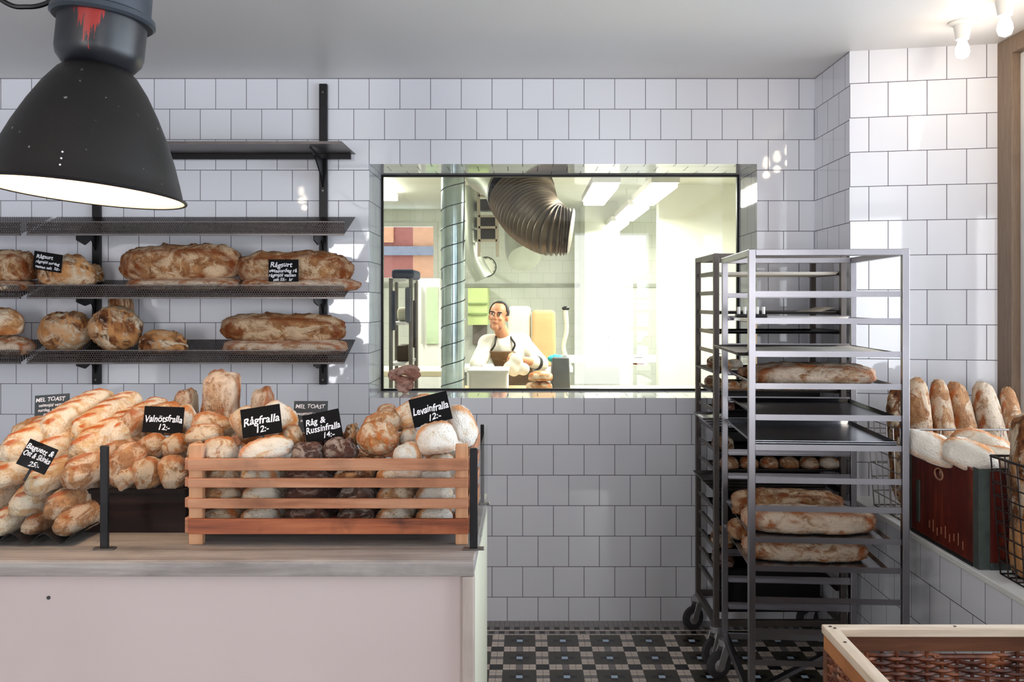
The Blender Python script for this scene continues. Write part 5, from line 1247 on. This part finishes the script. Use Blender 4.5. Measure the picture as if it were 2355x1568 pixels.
for (x, y) in ((QX0 + .015, QY1 - .016), (QX0 + .022, QY1 - .026), (QX0 + .015, QY1 - .11), (QX0 + .3, QY1 - .015)): b.cyl((x, y, QZ), (x, y, QZ + .0012), .0035, 10)
b.build('nail_heads', M_['steel_dark'], wb, origin=o)
zb0_, zb1_ = QZ - rt - .036, QZ - rt - .0003
MB().box((QX0 + .02, QY1 - .020, zb0_), (QX1 - .02, QY1 - .004, zb1_)).build('back_band', dkb, wb, origin=o)
MB().box((QX0 + .02, QY0 + .004, zb0_), (QX1 - .02, QY0 + .020, zb1_)).build('front_band', dkb, wb, origin=o)
MB().box((QX0 + .004, QY0 + .004, zb0_), (QX0 + .0195, QY1 - .004, zb1_)).build('side_band', dkby, wb, origin=o)
MB().box((QX1 - .0195, QY0 + .004, zb0_), (QX1 - .004, QY1 - .004, zb1_)).build('side_band', dkby, wb, origin=o)
for x in (QX0 + .016, QX1 - .016):
    for y in (QY0 + .016, QY1 - .016): MB().box((x - .013, y - .013, 0), (x + .013, y + .013, zb0_ - .0003)).build('corner_post', dkb, wb, origin=o)
HX0, HX1, HZ = at(2157, 0, 2.04).x, at(2283, 0, 2.04).x, zz(1510, 2.04)
def weave(p0, p1, nm, hole=None, z0=.06, dens=.0088):
    b = MB(); p0 = Vector(p0); p1 = Vector(p1); d = p1 - p0; L = d.length; d.normalize(); nrm = Vector((-d.y, d.x, 0)); st = .034; ns = int(L / st)
    for i in range(ns + 1):
        q0 = p0 + d * (i * L / ns)
        ztop = zb0_ - .001
        if hole and hole[0] < q0.x < hole[1]: ztop = hole[2]
        b.tube([q0 + Vector((0, 0, z0)), q0 + Vector((0, 0, ztop))], .0042, 6)
    z = z0; r = 0
    while z < zb0_ - .006:
        segs = [(0, L)]
        if hole and z > hole[2] - .004: segs = [(0, hole[0] - p0.x), (hole[1] - p0.x, L)]
        for (s0, s1) in segs:
            pts = []; m = max(2, int((s1 - s0) / (L / ns) * 3))
            j = random.uniform(-.0015, .0015)
            for k in range(m + 1):
                s = s0 + (s1 - s0) * k / m
                pts.append(p0 + d * s + nrm * (.0058 * math.sin(math.pi * s / (L / ns) + math.pi / 2 + math.pi * r)) + Vector((0, 0, z + j + .0018 * noise.noise(Vector((s * 25, r, 0))))))
            b.tube(pts, ( .0046) + random.uniform(-.0008, .0007), 5)
        z += dens; r += 1
    return b.build(nm, wk_d.m, wb, origin=o, smooth=True)
yb2 = QY1 - .012
weave((QX0 + .03, yb2, 0), (QX1 - .03, yb2, 0), 'woven_back', (HX0, HX1, HZ))
MB().tube([(HX0 - .012, yb2, HZ + .001), (HX1 + .012, yb2, HZ + .001)], .007, 8).build('handle_band', wk_d.m, wb, origin=o, smooth=True)
weave((QX0 + .012, QY0 + .03, 0), (QX0 + .012, QY1 - .03, 0), 'woven_side')
weave((QX1 - .012, QY0 + .03, 0), (QX1 - .012, QY1 - .03, 0), 'woven_side', z0=.4)
weave((QX0 + .03, QY0 + .012, 0), (QX1 - .03, QY0 + .012, 0), 'woven_front', z0=.4)
MB().box((QX0 + .02, QY0 + .02, .05), (QX1 - .02, QY1 - .02, .06)).build('basket_base', dkb, wb, origin=o)
# ---------------------------------------------------------------- the baker
skin = NT('skin'); v = skin.coord(); skin.set(skin.ramp(skin.noise(v, 14, 3), [(.3, lin((196, 132, 96))), (.7, lin((214, 152, 114)))]), .5)
skin.b.inputs['Subsurface Weight'].default_value = .05
cloth_w = plain('white_jacket', (232, 228, 216), .8, 0, .04, 10, .1)
cloth_b = plain('brown_apron', (132, 108, 82), .85, 0, .12, 8, .1)
cloth_g = plain('grey_trousers', (120, 128, 140), .85, 0, .12, 12, .1)
hairm = plain('dark_hair', (34, 30, 28), .7, 0, .2, 40)
YBK = 7.2
bk_ = thing('person', (0, 0, 0), 'person in white jacket and brown apron leaning over the kitchen bench, looking out', 'person')
P_ = lambda px, py, Y=YBK: at(px, py, Y)
head = P_(1146, 727, 7.12)
pelvis = P_(1205, 935, 7.38); chest = P_(1163, 805, 7.26); neckb = P_(1158, 775, 7.22)
shL = P_(1199, 788, 7.30)       # his left, right in the picture
shR = P_(1122, 792, 7.22)
elL = P_(1243, 836, 7.18); wrL = P_(1196, 826, 7.0); haL = P_(1177, 820, 6.94)
elR = P_(1098, 836, 7.08); wrR = P_(1112, 856, 6.92); haR = P_(1124, 862, 6.87)
pelvis.z = .93; pelvis.x = at(1200, 0, 7.3).x
def seg(b, a, c, r0, r1, n=18, m=7):
    a = Vector(a); c = Vector(c); k = max(2, int((c - a).length / .02))
    pts = [a.lerp(c, i / k) for i in range(k + 1)]; rr = [r0 + (r1 - r0) * i / k for i in range(k + 1)]
    b.tube(pts, rr, n); b.ell(tuple(a), (r0,) * 3, n, 10); b.ell(tuple(c), (r1,) * 3, n, 10)
def blob(b, c, r, M=None):
    if M is None: b.ell(tuple(c), r, 20, 14)
    else: b.ell((0, 0, 0), r, 20, 14, Matrix.Translation(Vector(c)) @ M)
def rem(o, vx=.006, sm_=6):
    m = o.modifiers.new('skin', 'REMESH'); m.mode = 'VOXEL'; m.voxel_size = vx; m.use_smooth_shade = True
    s = o.modifiers.new('soften', 'SMOOTH'); s.iterations = sm_; s.factor = .5; return o
# body, head, hands: one continuous surface
b = MB()
HR = Matrix.Rotation(R(-13), 4, 'Z') @ Matrix.Rotation(R(6), 4, 'Y') @ Matrix.Rotation(R(-6), 4, 'X')
HM = Matrix.Translation(head) @ HR
def H_(p): return HM @ Vector(p)
b.ell((0, 0, 0), (.074, .092, .088), 24, 16, Matrix.Translation(H_((0, .018, .030))) @ HR)
b.ell((0, 0, 0), (.060, .072, .082), 24, 16, Matrix.Translation(H_((0, -.012, -.032))) @ HR)
b.ell((0, 0, 0), (.034, .034, .030), 16, 10, Matrix.Translation(H_((0, -.048, -.092))) @ HR)      # chin
for s in (-1, 1):
    b.ell((0, 0, 0), (.012, .022, .030), 12, 10, Matrix.Translation(H_((s * .073, .018, -.008))) @ HR)   # ears
    b.ell((0, 0, 0), (.020, .012, .012), 12, 8, Matrix.Translation(H_((s * .036, -.066, -.028))) @ HR)   # cheeks
    b.ell((0, 0, 0), (.026, .012, .008), 12, 8, Matrix.Translation(H_((s * .030, -.077, .024))) @ HR)    # brow
b.ell((0, 0, 0), (.0095, .018, .026), 12, 8, Matrix.Translation(H_((0, -.088, -.008))) @ HR)
b.ell((0, 0, 0), (.015, .014, .010), 12, 8, Matrix.Translation(H_((0, -.092, -.026))) @ HR)
b.ell((0, 0, 0), (.024, .012, .006), 12, 8, Matrix.Translation(H_((0, -.080, -.052))) @ HR)
b.ell((0, 0, 0), (.020, .012, .007), 12, 8, Matrix.Translation(H_((0, -.078, -.064))) @ HR)
seg(b, H_((0, .03, -.06)), neckb, .052, .058)
seg(b, chest, neckb + Vector((0, .02, -.03)), .115, .07); seg(b, chest, pelvis, .12, .12)
seg(b, shL, shR, .065, .065)
seg(b, shL, elL, .052, .042); seg(b, elL, wrL, .040, .027)
seg(b, shR, elR, .052, .042); seg(b, elR, wrR, .040, .027)
hipL = pelvis + Vector((.085, 0, -.03)); hipR = pelvis + Vector((-.085, 0, -.03))
knL = Vector((hipL.x + .01, hipL.y - .01, .49)); knR = Vector((hipR.x - .01, hipR.y - .06, .49))
anL = Vector((knL.x, knL.y + .06, .09)); anR = Vector((knR.x, knR.y + .02, .09))
for h_, k_, a_ in ((hipL, knL, anL), (hipR, knR, anR)):
    seg(b, h_, k_, .085, .055); seg(b, k_, a_, .054, .036)
def hand(b, w, h, curl_dir, thumb_dir, spread_dir):
    d = (h - w).normalized(); s = Vector(spread_dir).normalized(); cdir = Vector(curl_dir).normalized()
    seg(b, w, w + d * .03, .026, .026)
    for k in range(4):
        off = (k - 1.5) * .0195
        p0 = w + d * .02 + s * off * .6; p1 = w + d * .088 + s * off
        seg(b, p0, p1, .015, .0125, 12)
        L = (.030, .036, .034, .026)[k]
        q1 = p1 + (d * .9 + cdir * .45).normalized() * L; q2 = q1 + (d * .55 + cdir * .85).normalized() * L * .75; q3 = q2 + (d * .15 + cdir).normalized() * L * .55
        seg(b, p1, q1, .0098, .009, 10); seg(b, q1, q2, .009, .0085, 10); seg(b, q2, q3, .0085, .0075, 10)
    t0 = w + d * .03 - s * .026 * thumb_dir; t1 = t0 + (d * .7 - s * .75 * thumb_dir + cdir * .3).normalized() * .036; t2 = t1 + (d * .95 - s * .1 * thumb_dir + cdir * .4).normalized() * .032
    seg(b, t0, t1, .014, .011, 10); seg(b, t1, t2, .011, .0085, 10)
hand(b, wrL, haL, (0, -.4, -1), 1, (0, -.5, .8))
hand(b, wrR, haR, (.1, -.3, -1), 1, (-.5, -.8, 0))
body = rem(b.build('body', skin.m, bk_), .0052, 3)
# eyes, brows, mouth
for s in (-1, 1):
    MB().ell((0, 0, 0), (.0145, .008, .0085), 14, 10, Matrix.Translation(H_((s * .030, -.0765, .008))) @ HR).build('eye', plain('eye_white', (226, 220, 210), .3), body, smooth=True)
    MB().ell((0, 0, 0), (.0072, .005, .0075), 12, 8, Matrix.Translation(H_((s * .030 - .002, -.083, .008))) @ HR).build('iris', hairm, body, smooth=True)
    MB().ell((0, 0, 0), (.021, .007, .0052), 12, 8, Matrix.Translation(H_((s * .031, -.087, .026))) @ HR).build('eyebrow', hairm, body, smooth=True)
MB().ell((0, 0, 0), (.021, .006, .0035), 12, 8, Matrix.Translation(H_((0, -.0905, -.058))) @ HR).build('mouth', plain('lip', (150, 84, 72), .5), body, smooth=True)
# cropped receding hair: shell over crown and sides, kept off the face
b = MB(); vs = []; fs = []; n1_, n2_ = 40, 22
for i in range(n2_ + 1):
    for k in range(n1_):
        ph = math.pi * .62 * i / n2_; a = 2 * math.pi * k / n1_
        x, y, z = math.sin(ph) * math.cos(a), math.sin(ph) * math.sin(a), math.cos(ph)
        vs.append((x * .0775, y * .0955 + .018, z * .0915 + .030))
for i in range(n2_):
    for k in range(n1_):
        k2 = (k + 1) % n1_; c = [vs[j] for j in (i * n1_ + k, i * n1_ + k2, (i + 1) * n1_ + k2, (i + 1) * n1_ + k)]
        cx_, cy_, cz_ = [sum(p[q_] for p in c) / 4 for q_ in range(3)]
        if cy_ < -.018 and cz_ < .102 + .0 * cx_: 
            continue
        if cy_ < .012 and cz_ < .01: continue
        if cz_ < -.03 and cy_ < .04: continue
        fs.append((i * n1_ + k, i * n1_ + k2, (i + 1) * n1_ + k2, (i + 1) * n1_ + k))
b.add(vs, fs, HM); hr = b.build('hair', hairm, bk_, smooth=True); md = hr.modifiers.new('solid', 'SOLIDIFY'); md.thickness = .004; md.offset = 1
MB().ell((0, 0, 0), (.05, .045, .035), 16, 10, Matrix.Translation(H_((0, -.028, -.084))) @ HR).build('stubble', plain('stubble', (150, 100, 76), .8), bk_, smooth=True)
# jacket: body and sleeves
b = MB()
seg(b, chest + Vector((0, .01, 0)), neckb + Vector((0, .025, -.035)), .150, .085); seg(b, chest, pelvis + Vector((0, 0, .03)), .150, .150)
seg(b, shL, shR, .085, .085); seg(b, shL, elL, .074, .066); seg(b, shR, elR, .074, .064)
seg(b, elL, elL.lerp(wrL, .35), .062, .052); seg(b, elR, elR.lerp(wrR, .45), .060, .048)
rem(b.build('jacket', cloth_w, bk_), .009, 8)
b = MB(); b.tube([neckb + Vector((.068 * math.cos(a), .03 + .062 * math.sin(a), .01 + .02 * math.sin(a))) for a in [2 * math.pi * k / 28 for k in range(28)]], .014, 10, closed=True)
b.build('collar', cloth_w, bk_, smooth=True)
# trousers and shoes
b = MB()
for h_, k_, a_ in ((hipL, knL, anL), (hipR, knR, anR)): seg(b, h_, k_, .105, .075); seg(b, k_, a_ + Vector((0, 0, .02)), .072, .062)
seg(b, pelvis + Vector((-.05, 0, .02)), pelvis + Vector((.05, 0, .02)), .132, .132)
rem(b.build('trousers', cloth_g, bk_), .010, 6)
for a_ in (anL, anR):
    b = MB(); b.ell((a_.x, a_.y - .05, .045), (.048, .13, .045), 20, 12); b.build('shoe', M_['black'], bk_, smooth=True)
# apron: bib and skirt hanging in front, following the body
ax = (pelvis - chest).normalized()
def sheet(p_top, p_bot, w0, w1, r0, r1, name, mat, nu=18, nv=16, off=.006):
    vs = []; fs = []
    for j in range(nv + 1):
        f = j / nv; c = p_top.lerp(p_bot, f); w = w0 + (w1 - w0) * f; r = r0 + (r1 - r0) * f + off
        for i in range(nu + 1):
            a = (i / nu - .5) * 2 * w / r; a = max(-1.9, min(1.9, a))
            wob = .004 * math.sin(i * 1.3 + j * .4) * f
            vs.append((c.x + (r + wob) * math.sin(a), c.y - (r + wob) * math.cos(a), c.z))
    for j in range(nv):
        for i in range(nu): a = j * (nu + 1) + i; fs.append((a, a + 1, a + nu + 2, a + nu + 1))
    o_ = MB().add(vs, fs).build(name, mat, bk_, smooth=True); m_ = o_.modifiers.new('solid', 'SOLIDIFY'); m_.thickness = .004; return o_
bt0 = chest + Vector((-.03, .0, -.0)); bt1 = chest.lerp(pelvis, .55) + Vector((-.01, 0, 0))
sheet(bt0, bt1, .105, .17, .150, .156, 'apron_bib', cloth_b, off=.022)
sheet(bt1, Vector((pelvis.x - .01, pelvis.y - .01, .5)), .19, .24, .158, .185, 'apron_skirt', cloth_b, off=.02)
sheet(chest.lerp(pelvis, .30) + Vector((-.012, 0, 0)), chest.lerp(pelvis, .45) + Vector((-.01, 0, 0)), .05, .05, .160, .163, 'apron_pocket', plain('apron_pocket', (146, 120, 92), .85), off=.026)
stm = plain('apron_strap', (44, 44, 40), .8)
MB().tube(curve([bt0 + Vector((.085, -.128, 0)), chest.lerp(neckb, .5) + Vector((.085, -.128, .0)), neckb + Vector((.062, -.055, -.005)), neckb + Vector((.06, .05, .03))], 24), .0085, 8).build('apron_strap', stm, bk_, smooth=True)
MB().tube(curve([bt0 + Vector((-.085, -.128, 0)), chest.lerp(neckb, .5) + Vector((-.075, -.125, .0)), neckb + Vector((-.062, -.055, -.005)), neckb + Vector((-.06, .05, .03))], 24), .0085, 8).build('apron_strap', stm, bk_, smooth=True)
MB().tube([elL.lerp(wrL, .10) + Vector((0, 0, 0)), elL.lerp(wrL, .26)], .058, 20).build('dark_cuff', hairm, bk_, smooth=True)
# dough cloth in his hand and loaves on the bench
b = MB(); cc = P_(1186, 838, 6.86)
for k in range(9): b.ell((cc.x + random.uniform(-.06, .06), cc.y + random.uniform(-.03, .03), cc.z + random.uniform(-.05, .05)), (.05, .035, .05), 14, 10)
dc = b.build('white_cloth', cloth_w); rem(dc, .008, 6); tag(dc, 'bunched white cloth in the hands of the person', 'cloth')
for k, (px, py, w, lb_) in enumerate(((1243, 852, 56, 'upper light brown dough loaf stacked on the bench beside the person'), (1240, 875, 60, 'lower light brown dough loaf on the bench beside the person'))):
    Y = 6.55; bread('roll', 'golden', (at(px, 0, Y).x, Y, .905 + (.112 if k == 0 else .038)), (w * Y / FPX, .16, .075), (0, 0, 0), lb_, 'loaf', 'dough loaves on the kitchen bench', 'loaf')
